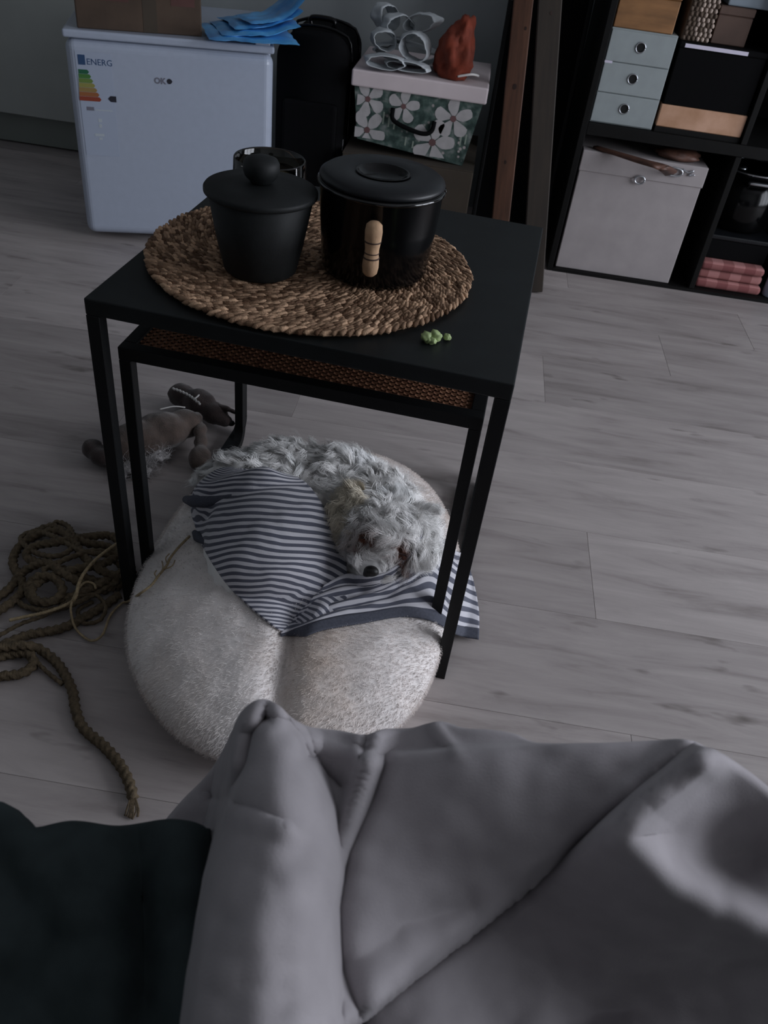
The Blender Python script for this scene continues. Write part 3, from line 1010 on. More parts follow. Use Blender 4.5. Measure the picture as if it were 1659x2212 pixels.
# black file box with white strip, copper box below, things above
cpb = thing('copper_box', 'marbled copper coloured box under the black file box', 'box', (0.868, 1.541, 0.4045))
box('base', (0, 0, 0), (0.220, 0.26, 0.0125), M['shelf'], cpb)
box('case', (0, 0, 0.013), (0.220, 0.26, 0.0655), M['copper'], cpb, 0.002, 1)
bb = thing('file_box', 'black file box with a white strip on its front edge', 'box', (0.870, 1.541, 0.4705))
box('case', (0, 0, 0), (0.214, 0.26, 0.128), M['black_fabric'], bb, 0.002, 1)
box('lid', (-0.001, -0.002, 0.1285), (0.215, 0.262, 0.141), M['black_fabric'], bb, 0.002, 1)
box('white_strip', (0.012, -0.0026, 0.130), (0.166, -0.0021, 0.1385), M['white_strip'], bb)

wv = thing('woven_basket', 'small beige and brown woven basket above the black file box', 'basket', (0.906, 1.60, 0.612))
M['weave_pale'] = material('woven_pale', (0.40, 0.32, 0.27), 0.85, 0.2, 60)
M['weave_dark'] = material('woven_dark', (0.10, 0.07, 0.05), 0.85, 0.2, 60)
box('core', (-0.036, -0.045, 0.0), (0.030, 0.05, 0.094), M['weave_dark'], wv, 0.004, 2)
for j in range(9):
    for i in range(6):
        pale = random.random() < 0.75 and i > 1
        x = -0.031 + i * 0.0115 + (j % 2) * 0.003
        bm = bmesh.new()
        bmesh.ops.create_icosphere(bm, subdivisions=1, radius=1, matrix=Matrix.Translation((x, -0.046, 0.007 + j * 0.0102)) @ Matrix.Rotation(random.uniform(-.5, .5), 4, 'Y') @ Matrix.Diagonal((0.0048, 0.0035, 0.006, 1)))
        from_bm('weave_stitch', bm, M['weave_pale' if pale else 'weave_dark'], wv, True)
bx = thing('brown_box', 'plain brown box at the right of the woven basket', 'box', (0.946, 1.575, 0.612))
box('case', (0, 0, 0), (0.084, 0.18, 0.062), M['taupe'], bx, 0.002, 1)
box('lid', (-0.001, -0.001, 0.0625), (0.085, 0.181, 0.081), M['taupe'], bx, 0.002, 1)
pbx = thing('pale_blue_box', 'pale blue box lying on the brown box', 'box', (0.962, 1.585, 0.6936))
box('case', (0, 0, 0), (0.11, 0.17, 0.04), M['pale_blue'], pbx, 0.003, 2)
box('lid', (-0.001, -0.001, 0.0405), (0.111, 0.171, 0.055), M['pale_blue'], pbx, 0.002, 1)

# big pinkish beige box in the lower left compartment, leather strap on it
bg_ = thing('beige_box', 'large plain pinkish beige box in the lowest shelf compartment', 'box', (0.702, 1.54, 0.0095))
box('case', (0.002, 0.003, 0), (0.332, 0.31, 0.29), M['beige'], bg_, 0.002, 1)
box('lid', (0, 0, 0.272), (0.335, 0.314, 0.325), M['beige'], bg_, 0.002, 1)
ls = thing('leather_strap', 'brown leather strap with metal rings lying over the beige box', 'strap', (0.93, 1.54, 0.336))
V, F = [], []
LS = np.array([0.93, 1.54, 0.336])
pth = spline([unz(1285, 318, .338) - LS, unz(1330, 332, .340) - LS, unz(1385, 349, .342) - LS, unz(1430, 362, .343) - LS, np.array(uny(1452, 376, 1.536)) - LS], 30)
for i, p in enumerate(pth):
    w = 0.010 + 0.024 * (i / 29)
    V += [p + (-w * .6, -w * .6, -0.002), p + (w * .6, w * .6, -0.002), p + (w * .6, w * .6, 0.004), p + (-w * .6, -w * .6, 0.004)]
for i in range(29):
    for k in range(4):
        F.append((i * 4 + k, i * 4 + (k + 1) % 4, i * 4 + 4 + (k + 1) % 4, i * 4 + 4 + k))
F += [(3, 2, 1, 0), (116, 117, 118, 119)]
mk('strap', V, F, M['leather'], ls, True)
bm = bmesh.new()
bmesh.ops.create_icosphere(bm, subdivisions=3, radius=1)
for v in bm.verts:
    n_ = 1 + 0.22 * fbm(v.co.x, v.co.y, v.co.z, 1.7)
    v.co = Vector((0.030 + v.co.x * 0.060 * n_, 0.045 + v.co.y * 0.04 * n_, max(0.0, 0.012 + v.co.z * 0.016 * n_)))
from_bm('pouch', bm, M['leather'], ls, True)
for cx, cz, rr, ry in [(0.022, -0.022, 0.017, 0.6), (-0.062, -0.055, 0.011, 0.9)]:
    tube('metal_ring', [(cx + rr * 1.2 * math.cos(a), -0.004, cz + rr * ry * math.sin(a)) for a in np.linspace(0, 2 * math.pi, 36)], 0.0026, M['silver'], ls, 8)
tube('ring_link', spline([(0.04, -0.003, -0.012), (0.055, -0.006, -0.018), (0.07, -0.004, -0.012), (0.06, -0.003, -0.026), (0.075, -0.004, -0.022)], 30), 0.0022, M['silver'], ls, 6)

# lower right compartment: pan on a black box on a plaid cloth
pl = thing('plaid_cloth', 'folded red and pink plaid cloth at the bottom of the shelf', 'cloth', (1.11, 1.55, 0.0095))


def plaid_material():
    mt = bpy.data.materials.new('plaid_cotton')
    mt.use_nodes = True
    nt = mt.node_tree
    b = nt.nodes['Principled BSDF']
    b.inputs['Roughness'].default_value = 0.9
    tc = nt.nodes.new('ShaderNodeTexCoord')
    sp = nt.nodes.new('ShaderNodeSeparateXYZ')
    nt.links.new(tc.outputs['Object'], sp.inputs[0])

    def band(sock, per, duty):
        a = nt.nodes.new('ShaderNodeMath'); a.operation = 'DIVIDE'; a.inputs[1].default_value = per
        nt.links.new(sock, a.inputs[0])
        f = nt.nodes.new('ShaderNodeMath'); f.operation = 'FRACT'
        nt.links.new(a.outputs[0], f.inputs[0])
        l = nt.nodes.new('ShaderNodeMath'); l.operation = 'LESS_THAN'; l.inputs[1].default_value = duty
        nt.links.new(f.outputs[0], l.inputs[0])
        return l.outputs[0]
    a = band(sp.outputs['X'], 0.062, 0.5)
    c = band(sp.outputs['Z'], 0.05, 0.42)
    s = nt.nodes.new('ShaderNodeMath'); s.operation = 'ADD'
    nt.links.new(a, s.inputs[0]); nt.links.new(c, s.inputs[1])
    d = nt.nodes.new('ShaderNodeMath'); d.operation = 'DIVIDE'; d.inputs[1].default_value = 2
    nt.links.new(s.outputs[0], d.inputs[0])
    rp = nt.nodes.new('ShaderNodeValToRGB')
    rp.color_ramp.interpolation = 'CONSTANT'
    e = rp.color_ramp.elements
    e[0].position, e[0].color = 0.0, (0.42, 0.19, 0.18, 1)
    e[1].position, e[1].color = 0.9, (0.20, 0.06, 0.06, 1)
    x = e.new(0.4); x.color = (0.27, 0.10, 0.095, 1)
    nt.links.new(d.outputs[0], rp.inputs['Fac'])
    nt.links.new(rp.outputs['Color'], b.inputs['Base Color'])
    return mt


M['plaid'] = plaid_material()
for i, (z, h, yo) in enumerate([(0.0, 0.024, 0.0), (0.025, 0.026, 0.012), (0.052, 0.024, 0.004)]):
    box('fold_layer', (0, yo, z), (0.19 - 0.004 * i, 0.28, z + h), M['plaid'], pl, 0.010, 4)
b2 = thing('black_crate', 'black storage box lying on the plaid cloth', 'box', (1.114, 1.585, 0.0862))
box('case', (0, 0, 0), (0.175, 0.24, 0.055), M['black_fabric'], b2, 0.004, 2)
box('lid', (-0.002, -0.003, 0.0555), (0.177, 0.243, 0.068), M['black_lid'], b2, 0.003, 2)
pn = thing('steel_pan', 'black cooking pan with a silver rim in the lower shelf compartment', 'pan', (1.205, 1.70, 0.1545))
lathe('pan_body', [(0, 0), (0.075, 0), (0.088, 0.01), (0.092, 0.16), (0.088, 0.16), (0.083, 0.012), (0, 0.006)], M['black_gloss'], pn)
tube('rim', [(0.0915 * math.cos(a), 0.0915 * math.sin(a), 0.161) for a in np.linspace(0, 2 * math.pi, 60)], 0.0035, M['silver'], pn, 8)
tube('handle', spline([(-0.03, -0.088, 0.14), (-0.03, -0.108, 0.145), (0.03, -0.108, 0.145), (0.03, -0.088, 0.14)], 24), 0.005, M['silver'], pn, 8)
lathe('handle_rivet', [(0, 0), (0.012, 0), (0.012, 0.008), (0, 0.010)], M['silver'], pn, 16, loc=(-0.05, -0.05, 0.162))
wb = thing('white_bottle', 'slim white bottle standing beside the plaid cloth', 'bottle', (1.335, 1.57, 0.0095))
lathe('bottle_body', [(0, 0), (0.022, 0), (0.024, 0.004), (0.024, 0.10), (0.012, 0.118), (0.012, 0.124), (0, 0.124)], M['label_white'], wb, 24)
lathe('cap', [(0, 0.1245), (0.0135, 0.1245), (0.0135, 0.142), (0, 0.142)], M['pale_blue'], wb, 20)

# ------------------------------------------------------------------ nest of two tables
PSI = -0.0885


def sweep_square(name, path, w, mt, parent, up=(1, 0, 0)):
    """square bar along a path that lies in the plane normal to `up`"""
    P = np.asarray(path, float)
    T = np.gradient(P, axis=0)
    T /= np.linalg.norm(T, axis=1)[:, None]
    upv = np.asarray(up, float)
    N = np.cross(T, upv)
    h = w / 2
    V, F = [], []
    for p, n_ in zip(P, N):
        V += [p + n_ * h + upv * h, p - n_ * h + upv * h, p - n_ * h - upv * h, p + n_ * h - upv * h]
    n = len(P)
    for i in range(n - 1):
        for k in range(4):
            F.append((i * 4 + k, i * 4 + (k + 1) % 4, i * 4 + 4 + (k + 1) % 4, i * 4 + 4 + k))
    F += [(3, 2, 1, 0), tuple((n - 1) * 4 + k for k in range(4))]
    bm = bmesh.new()
    bv = [bm.verts.new(v) for v in V]
    for f in F:
        bm.faces.new([bv[i] for i in f])
    return from_bm(name, bm, mt, parent)


def table_frame(t, W, D, H, w, top_drop):
    zt = H - top_drop
    for x in (0, W - w):
        xc = x + w / 2
        box('leg', (x, 0, 0.0), (x + w, w, zt), M['black_metal'], t, 0.0008, 1)
        r = 0.028
        arc = [(xc, D - w / 2 - r + r * math.sin(a), w / 2 + r - r * math.cos(a)) for a in np.linspace(0, math.pi / 2, 9)]
        sweep_square('floor_runner', [(xc, w + 0.0003, w / 2), (xc, D * .5, w / 2)] + arc, w, M['black_metal'], t)
        box('leg', (x, D - w, w / 2 + r + 0.0003), (x + w, D, zt), M['black_metal'], t, 0.0008, 1)


t1 = thing('side_table', 'larger square black metal side table holding the straw mat', 'table', (0, 0, 0), PSI)
W1, D1, H1, LW = 0.488, 0.495, 0.488, 0.0165
table_frame(t1, W1, D1, H1, LW, 0.0203)
top = box('table_top', (0, 0, H1 - 0.020), (W1, D1, H1), M['black_top'], t1, 0.0016, 2)

IX, IY, IW, IH, ID = 0.018, 0.030, 0.446, 0.416, 0.43
c_, s_ = math.cos(PSI), math.sin(PSI)
t2 = thing('nesting_table', 'smaller black table with woven rattan top tucked under the larger one', 'table',
           (c_ * IX - s_ * IY, s_ * IX + c_ * IY, 0), PSI + 0.018)
table_frame(t2, IW, ID, IH, 0.0155, 0.0173)
ft = 0.017
box('top_rail', (0, 0, IH - ft), (IW, ft, IH), M['black_metal'], t2, 0.0012, 2)
box('top_rail', (0, ID - ft, IH - ft), (IW, ID, IH), M['black_metal'], t2, 0.0012, 2)
box('top_rail', (0, ft + .0002, IH - ft), (ft, ID - ft - .0002, IH), M['black_metal'], t2, 0.0012, 2)
box('top_rail', (IW - ft, ft + .0002, IH - ft), (IW, ID - ft - .0002, IH), M['black_metal'], t2, 0.0012, 2)
# woven panel: flat canes crossing over and under each other
V, F = [], []
nx, ny = 60, 84
ax0, ax1, ay0, ay1 = ft, IW - ft, ft, ID - ft
px_, py_ = (ax1 - ax0) / nx, (ay1 - ay0) / ny


def cane(pts, wv):
    b0 = len(V)
    for p in pts:
        V.append((p[0] - wv[0], p[1] - wv[1], p[2]))
        V.append((p[0] + wv[0], p[1] + wv[1], p[2]))
    for i in range(len(pts) - 1):
        F.append((b0 + 2 * i, b0 + 2 * i + 1, b0 + 2 * i + 3, b0 + 2 * i + 2))


zb = IH - 0.0045
for j in range(ny):
    y = ay0 + (j + .5) * py_
    cane([(ax0 + i * px_ * .5, y, zb + 0.0016 * math.cos(math.pi * (i * .5 + j))) for i in range(2 * nx + 1)], (0, py_ * .5))
for i in range(nx):
    x = ax0 + (i + .5) * px_
    cane([(x, ay0 + j * py_ * .5, zb - 0.0016 * math.cos(math.pi * (i + .5 + j * .5 - .5) + math.pi * 0)) for j in range(2 * ny + 1)], (px_ * .5, 0))
box('panel_board', (ft, ft, IH - 0.012), (IW - ft, ID - ft, IH - 0.0075), M['cardboard_dark'], t2)
wp = mk('rattan_weave', V, F, M['rattan'], t2)
tag(wp, 'brown woven rattan panel', kind='stuff')

# ------------------------------------------------------------------ round straw mat on the table
MC, MR, MZ = np.array([0.222, 0.190]), 0.205, 0.4882
mat_ = thing('placemat', 'round braided straw placemat on the black table', 'placemat', (MC[0], MC[1], MZ))


def stitch_ring(r, step):
    V, F = [], []
    for half, tl in ((-1, 0.55), (1, -0.55)):
        rr = r + half * step * 0.26
        n = max(6, int(2 * math.pi * rr / 0.0092))
        for k in range(n):
            a = 2 * math.pi * (k + 0.5 * (half > 0)) / n + random.uniform(-.1, .1) * 0.008 / max(rr, .01)
            ln, wd, ht = 0.0084 * random.uniform(.85, 1.2), 0.0029 * random.uniform(.85, 1.25), 0.0034
            ta = a + math.pi / 2 + tl * half * -1 + random.uniform(-.3, .3)
            c0 = Vector((rr * math.cos(a), rr * math.sin(a), 0.0062 + random.uniform(-.0008, .0012)))
            ux = Vector((math.cos(ta), math.sin(ta), random.uniform(-.12, .2)))
            uy = Vector((-math.sin(ta), math.cos(ta), 0))
            b0 = len(V)
            V.append(c0 - ux * ln)
            for t in (-0.5, 0.5):
                for q in range(6):
                    th = q * math.pi / 3
                    V.append(c0 + ux * ln * t + uy * wd * math.cos(th) + Vector((0, 0, ht * math.sin(th))))
            V.append(c0 + ux * ln)
            for q in range(6):
                q2 = (q + 1) % 6
                F.append((b0, b0 + 1 + q2, b0 + 1 + q))
                F.append((b0 + 1 + q, b0 + 1 + q2, b0 + 7 + q2, b0 + 7 + q))
                F.append((b0 + 7 + q, b0 + 7 + q2, b0 + 13))
    C = []
    for _ in range(len(V) // 14):
        t = random.random() ** 1.5
        C += [[a + (b_ - a) * t for a, b_ in zip((0.10, 0.052, 0.028), (0.60, 0.39, 0.25))]] * 14
    return [tuple(v) for v in V], F, np.array(C)


step = (MR - 0.0045 - 0.006) / 21
M['straw_b'] = attr_material('braided_straw_stitch', 0.7, 0.0, bump=0.4, bscale=500)
lathe('backing', [(0, 0.0003), (MR - 0.006, 0.0003), (MR - 0.004, 0.004), (0, 0.0045)], M['straw_a'], mat_, 64)
r = 0.006
while r < MR - 0.004:
    V, F, C = stitch_ring(r, step)
    set_colors(mk('braid_ring', V, F, M['straw_b'], mat_, True), C)
    r += step

# ------------------------------------------------------------------ pots and glass on the mat
PZ = MZ + 0.0102
p1 = thing('stoneware_jar', 'matte black tapered jar with a knobbed lid', 'jar', (0.171, 0.123, PZ))
p1.scale = (1.05, 1.05, 1.09)
lathe('jar_body', [(0, 0), (0.038, 0), (0.0415, 0.003), (0.048, 0.03), (0.0575, 0.082), (0.0555, 0.083), (0.050, 0.05), (0.040, 0.006), (0, 0.005)], M['black_matte'], p1, 64)
ld1 = lathe('jar_lid', [(0, 0.0835), (0.0605, 0.0835), (0.0622, 0.0850), (0.0622, 0.0885), (0.0608, 0.0902), (0.035, 0.0925), (0.014, 0.0945), (0, 0.0956)], M['black_matte'], p1, 64)
lathe('knob', [(0, 0.0957), (0.0120, 0.0958), (0.0130, 0.0975), (0.0178, 0.102), (0.0198, 0.108), (0.0195, 0.1145), (0.0172, 0.1185), (0.010, 0.1212), (0, 0.1218)], M['black_matte'], ld1, 40)

p2 = thing('cooking_pot', 'glossy black enamel pot with flat lid and cork handle', 'pot', (0.304, 0.173, PZ))
p2.scale = (1.03, 1.03, 1.08)
lathe('pot_body', [(0, 0), (0.056, 0), (0.0605, 0.002), (0.0635, 0.007), (0.0690, 0.060), (0.0712, 0.097), (0.0722, 0.099), (0.0722, 0.101), (0.070, 0.102), (0.0675, 0.098), (0.060, 0.01), (0, 0.006)], M['black_gloss'], p2, 72)
ld2 = lathe('pot_lid', [(0, 0.100), (0.0665, 0.100), (0.0712, 0.1022), (0.0724, 0.1045), (0.0715, 0.107), (0.066, 0.1105), (0.050, 0.1118), (0.036, 0.1112), (0.027, 0.1080), (0.020, 0.1042), (0, 0.1036)], M['black_lid'], p2, 72)
lathe('inset_dish', [(0, 0.1042), (0.020, 0.1048), (0.026, 0.1084), (0.0285, 0.1112), (0.030, 0.1118), (0.0312, 0.1112)], M['black_gloss'], ld2, 40)
M['polish'] = material('polished_black_rim', (0.003, 0.003, 0.003), 0.06, 0.0, spec=0.8)
tube('pot_rim', [(0.0722 * math.cos(a), 0.0722 * math.sin(a), 0.0990) for a in np.linspace(0, 2 * math.pi, 80)], 0.0022, M['polish'], p2, 12)
hc = np.array([0.004, -0.0835])
for zz in (0.034, 0.072):
    tube('handle_bracket', [(0.004, -0.0628, zz), (0.004, -0.082, zz)], 0.0035, M['black_gloss'], p2, 8)
prof = [(0, 0.0195), (0.005, 0.0200), (0.0082, 0.0235), (0.0092, 0.031), (0.0090, 0.038), (0.0079, 0.0455), (0.0079, 0.053), (0.0092, 0.063), (0.0097, 0.073), (0.0088, 0.0805), (0.0055, 0.0838), (0, 0.0845)]
hd = lathe('cork_handle', [(r_, 0.004 + (z_ - .052) * .9 + .052) for r_, z_ in prof], M['cork'], p2, 28, loc=(hc[0], hc[1], 0.0))
for zz, rr, tt in ((0.0640, 0.0091, 0.0007), (0.0465, 0.0088, 0.0005), (0.0520, 0.0080, 0.0002)):
    lathe('handle_band', [(rr - .001, zz), (rr + .0004, zz), (rr + .0004, zz + 0.0008 + tt), (rr - .001, zz + 0.0008 + tt)], M['cork_dark'], hd, 28, loc=(hc[0], hc[1], 0.0))

gl = thing('glass_tumbler', 'shiny dark glass tumbler behind the matte black jar', 'glass', (0.152, 0.2465, PZ))
lathe('glass_body', [(0, 0.0), (0.043, 0.0), (0.046, 0.004), (0.0475, 0.030), (0.0465, 0.070), (0.0455, 0.0925), (0.0445, 0.094), (0.0430, 0.0925), (0.0440, 0.070), (0.0450, 0.030), (0.0435, 0.007), (0, 0.005)], M['smoke_glass'], gl, 64)
lathe('pale_contents', [(0, 0.0072), (0.0425, 0.0075), (0.0438, 0.030), (0.0435, 0.052), (0, 0.052)], M['wax'], gl, 40)

ls_ = thing('leaf_scrap', 'small scrap of fresh green leaves near the table edge', 'leaf', (0.392, 0.0265, H1 + 0.0004))
for q_, (cx, cy, rx, ry, rz_) in enumerate([(-0.006, -0.003, 0.0062, 0.0075, 0.006), (0.0025, 0.0005, 0.0072, 0.0062, 0.0068), (0.0005, -0.007, 0.005, 0.004, 0.004), (0.0165, 0.008, 0.0045, 0.0038, 0.0042)]):
    bm = bmesh.new()
    bmesh.ops.create_icosphere(bm, subdivisions=3, radius=1)
    for v in bm.verts:
        n_ = 1 + 0.45 * fbm(v.co.x + 9 * q_, v.co.y, v.co.z, 1.5)
        v.co = Vector((cx + v.co.x * rx * n_, cy + v.co.y * ry * n_, max(0.0002, rz_ * 0.9 + v.co.z * rz_ * n_)))
    from_bm('leaf_blade', bm, M['leaf'], ls_, True)

# ------------------------------------------------------------------ dog cushion
CUZ = 0.055
outline_px = [(273, 1380), (285, 1440), (310, 1492), (350, 1560), (420, 1612), (490, 1640), (640, 1655), (780, 1603), (860, 1570), (908, 1515), (936, 1440),
              (957, 1380), (978, 1300), (985, 1190), (968, 1130), (932, 1068), (885, 1025), (842, 1003), (760, 985), (640, 985), (520, 1005), (440, 1060), (365, 1150),
              (332, 1200), (292, 1290)]
OC = np.array([unz(px, py, CUZ)[:2] for px, py in outline_px])
CC = np.array([0.258, 0.055])
ang = np.arctan2(OC[:, 1] - CC[1], OC[:, 0] - CC[0])
rad = np.linalg.norm(OC - CC, axis=1)
od = np.argsort(ang)
ang, rad = ang[od], rad[od]
ang_e = np.concatenate([ang - 2 * math.pi, ang, ang + 2 * math.pi])
rad_e = np.tile(rad, 3)


def cush_r(th):
    # a little smoothing of the outline
    return np.mean([np.interp(th + d, ang_e, rad_e) for d in (-.16, -.08, 0, .08, .16)], axis=0)


crease = np.array([unz(px, py, 0.11)[:2] for px, py in [(640, 1330), (612, 1420), (604, 1500), (598, 1600), (590, 1680)]])
crease2 = np.array([unz(px, py, 0.10)[:2] for px, py in [(640, 1330), (800, 1345), (950, 1345), (1010, 1330)]])


def seg_dist(x, y, P):
    best = np.full(np.shape(x), 1e9)
    for a, b_ in zip(P[:-1], P[1:]):
        d = b_ - a
        t = np.clip(((x - a[0]) * d[0] + (y - a[1]) * d[1]) / (d @ d), 0, 1)
        best = np.minimum(best, np.hypot(x - a[0] - t * d[0], y - a[1] - t * d[1]))
    return best


def cush_top(x, y):
    x, y = np.asarray(x, float), np.asarray(y, float)
    dx, dy = x - CC[0], y - CC[1]
    rho = np.hypot(dx, dy) / cush_r(np.arctan2(dy, dx))
    inside = CUZ + 0.073 * (1 - np.clip(rho, 0, 1) ** 2.8) ** 0.55
    g = np.clip((1.02 - rho) * 6, 0, 1)
    inside = inside - g * 0.024 * np.exp(-(seg_dist(x, y, crease) / 0.016) ** 2) - g * 0.010 * np.exp(-(seg_dist(x, y, crease2) / 0.03) ** 2)
    out = np.maximum(0.0, CUZ - (rho - 1) * 0.55)
    return np.where(rho < 1, inside, out)


cu = thing('dog_cushion', 'round cream plush dog cushion on the floor under the tables', 'cushion', (CC[0], CC[1], 0))
nr, na = 46, 150
V, F = [], []
ths = np.linspace(0, 2 * math.pi, na, endpoint=False)
rhos = np.concatenate([np.linspace(0.02, 0.8, 26), 1 - (1 - np.linspace(0.8, 1, 21)[1:]) ** 1.6 / (0.2 ** 0.6)])
rows = 0
for rh in rhos:
    R_ = cush_r(ths) * rh
    x, y = CC[0] + R_ * np.cos(ths), CC[1] + R_ * np.sin(ths)
    z = cush_top(x, y) if rh < 0.999 else np.full(na, CUZ)
    for k in range(na):
        V.append((x[k] - CC[0], y[k] - CC[1], z[k] + (0.0025 * fbm(x[k], y[k], 0, 30) if rh < .97 else 0)))
    rows += 1
for rh in (0.985, 0.96, 0.92, 0.86, 0.78):
    R_ = cush_r(ths) * rh
    z = CUZ - CUZ * (1 - ((rh - 0.78) / 0.22) ** 2) ** .5 + 0.0006
    for k in range(na):
        V.append((R_[k] * math.cos(ths[k]), R_[k] * math.sin(ths[k]), z))
    rows += 1
for j in range(rows - 1):
    for k in range(na):
        F.append((j * na + k, j * na + (k + 1) % na, (j + 1) * na + (k + 1) % na, (j + 1) * na + k))
F.append(tuple(range(na - 1, -1, -1)))
F.append(tuple((rows - 1) * na + k for k in range(na)))
M['plush'] = attr_material('cream_plush', 1.0, 0.35, bump=0.2, bscale=160)
cbody = mk('cushion_body', V, F, M['plush'], cu, True)
bm = bmesh.new()
bm.from_mesh(cbody.data)
bmesh.ops.recalc_face_normals(bm, faces=bm.faces)
bm.to_mesh(cbody.data)
bm.free()


def plush_col(P):
    out = np.zeros((len(P), 3))
    for i, p in enumerate(P):
        n1 = fbm(p[0], p[1], p[2], 9)
        n2 = fbm(p[0] + 5, p[1], p[2], 30)
        w = np.array([0.90, 0.85, 0.825]) * (1 + 0.12 * n2)
        tan = np.array([0.64, 0.54, 0.47])
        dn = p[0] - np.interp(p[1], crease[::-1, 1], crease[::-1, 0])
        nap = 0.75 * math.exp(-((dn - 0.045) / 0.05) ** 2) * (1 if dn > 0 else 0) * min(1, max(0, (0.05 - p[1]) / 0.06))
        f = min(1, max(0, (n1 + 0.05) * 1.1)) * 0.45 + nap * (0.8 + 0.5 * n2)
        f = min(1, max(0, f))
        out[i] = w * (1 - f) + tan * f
    return np.clip(out, 0, 1)


nv_ = len(cbody.data.vertices)
co = np.empty(nv_ * 3, np.float32)
cbody.data.vertices.foreach_get('co', co)
co = co.reshape(-1, 3)
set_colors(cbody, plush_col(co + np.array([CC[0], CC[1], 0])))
P, N = sample_surface(cbody.data, 120000)
k = (N[:, 2] > -0.3) & (P[:, 2] > 0.012)
P, N = P[k], N[k]
V, F, sid = strands_geo(P, N, np.array([-0.3, -1.0, 0.0]) + 0 * P, 0.0045, 0.0006, 2, 0.2, 0.85, 0.6)
pile = mk_fast('plush_pile', V, F, M['plush'], cu)
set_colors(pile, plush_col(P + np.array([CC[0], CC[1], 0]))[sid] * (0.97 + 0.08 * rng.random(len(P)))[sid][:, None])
tag(pile, kind='stuff')

# ------------------------------------------------------------------ sleeping dog
DOG = [((.212, .048, .125), (.095, .118, .080)), ((.150, .125, .125), (.075, .075, .072)), ((.205, .170, .130), (.085, .070, .072)),
       ((.285, .172, .135), (.080, .066, .070)), ((.345, .140, .138), (.066, .066, .062)), ((.365, .098, .148), (.055, .055, .055)),
       ((.368, .058, .160), (.056, .056, .050)), ((.362, .020, .150), (.034, .036, .030)), ((.361, -.002, .143), (.022, .020, .019)),
       ((.30, .085, .115), (.06, .05, .04))]


def dog_top(x, y):
    x, y = np.asarray(x, float), np.asarray(y, float)
    z = np.zeros(np.shape(x))
    for c, r_ in DOG:
        q = 1 - ((x - c[0]) / r_[0]) ** 2 - ((y - c[1]) / r_[1]) ** 2
        z = np.maximum(z, np.where(q > 0, c[2] + r_[2] * np.sqrt(np.clip(q, 0, 1)), 0))
    return z


def dog_hit(px, py):
    d = ray(px, py)
    t = np.linspace(0.8, 1.8, 4000)
    p = CPOS + t[:, None] * d
    k = np.argmax(p[:, 2] < dog_top(p[:, 0], p[:, 1]))
    return p[k]


dg_ = thing('dog', 'small white curly dog asleep curled up on the cushion', 'dog', (.26, .10, .12))
DO = np.array([.26, .10, .12])
M['coat'] = attr_material('white_dog_coat', 0.9, 0.6)
bodyo = remeshed('body', DOG, M['coat'], None, 0.006, 6, 0.004, 60, tuple(DO))
bodyo.parent = dg_
bodyo.location = (0, 0, 0)
eyeL, eyeR, cheek = dog_hit(793, 1162), dog_hit(868, 1196), dog_hit(768, 1168)


def coat_col(P):
    out = np.zeros((len(P), 3))
    for i, p in enumerate(P):
        n = fbm(p[0], p[1], p[2], 18)
        w = np.array([0.97, 0.955, 0.94]) * (1 + 0.10 * n)
        e = 0.0
        for c, s in ((eyeL, (0.020, 0.014)), (eyeR, (0.015, 0.011)), (cheek, (.016, .020))):
            d = ((p[0] - c[0]) / s[0]) ** 2 + ((p[1] - c[1]) / s[1]) ** 2 + ((p[2] - c[2]) / 0.03) ** 2
            e = max(e, math.exp(-d) * (0.55 if c is cheek else 1))
        stain = np.array([0.17, 0.07, 0.045])
        f = min(1, e * 1.25)
        ear = math.exp(-(((p[0] - .318) / .022) ** 2 + ((p[1] - .085) / .03) ** 2)) * 0.35
        w = w * (1 - ear) + np.array([.42, .37, .28]) * ear
        out[i] = w * (1 - f) + stain * f
    return np.clip(out, 0, 1)


nv_ = len(bodyo.data.vertices)
co = np.empty(nv_ * 3, np.float32)
bodyo.data.vertices.foreach_get('co', co)
set_colors(bodyo, coat_col(co.reshape(-1, 3) + DO))
# ears: flat flaps hanging down from the crown
earl = remeshed('ear', [((.322, .082, .185), (.020, .026, .012), (0.5, -0.5, 0)), ((.312, .062, .172), (.017, .026, .010), (0.6, -0.6, 0))], M['coat'], None, 0.004, 4, 0.003, 80, tuple(DO))
earr = remeshed('ear', [((.414, .075, .180), (.018, .028, .012), (0.4, 0.7, 0)), ((.424, .052, .160), (.015, .024, .012), (0.6, 0.9, 0))], M['coat'], None, 0.004, 4, 0.003, 80, tuple(DO))
for e_ in (earl, earr):
    e_.parent = dg_
    e_.location = (0, 0, 0)
    nv_ = len(e_.data.vertices)
    co = np.empty(nv_ * 3, np.float32)
    e_.data.vertices.foreach_get('co', co)
    set_colors(e_, coat_col(co.reshape(-1, 3) + DO) * np.array([.85, .80, .70]))
M['nose'] = material('dog_nose', (0.01, 0.009, 0.009), 0.35, 0.1, 300, bump=0.2, bscale=900)
NP = dog_hit(802, 1234)
nose = remeshed('nose', [(NP, (.0105, .008, .008)), (NP + np.array([-.005, -.002, -.004]), (.006, .006, .006)), (NP + np.array([.005, -.002, -.004]), (.006, .006, .006))], M['nose'], None, 0.0015, 3, 0, 1, tuple(DO))
nose.parent = dg_
nose.location = (0, 0, 0)
M['lash'] = material('closed_eyelid', (0.045, 0.018, 0.014), 0.6)
for c, a in ((eyeL, 0.35), (eyeR, 0.2)):
    c = c + np.array([0, -0.002, 0.002])
    tube('closed_eye', [c + np.array([t, 0.002 * math.cos(t * 200) - 0.003, a * t * -0.5]) - 0 for t in np.linspace(-.008, .008, 10)] - DO, 0.0016, M['lash'], dg_, 6)

# ------------------------------------------------------------------ what the striped blanket lies on


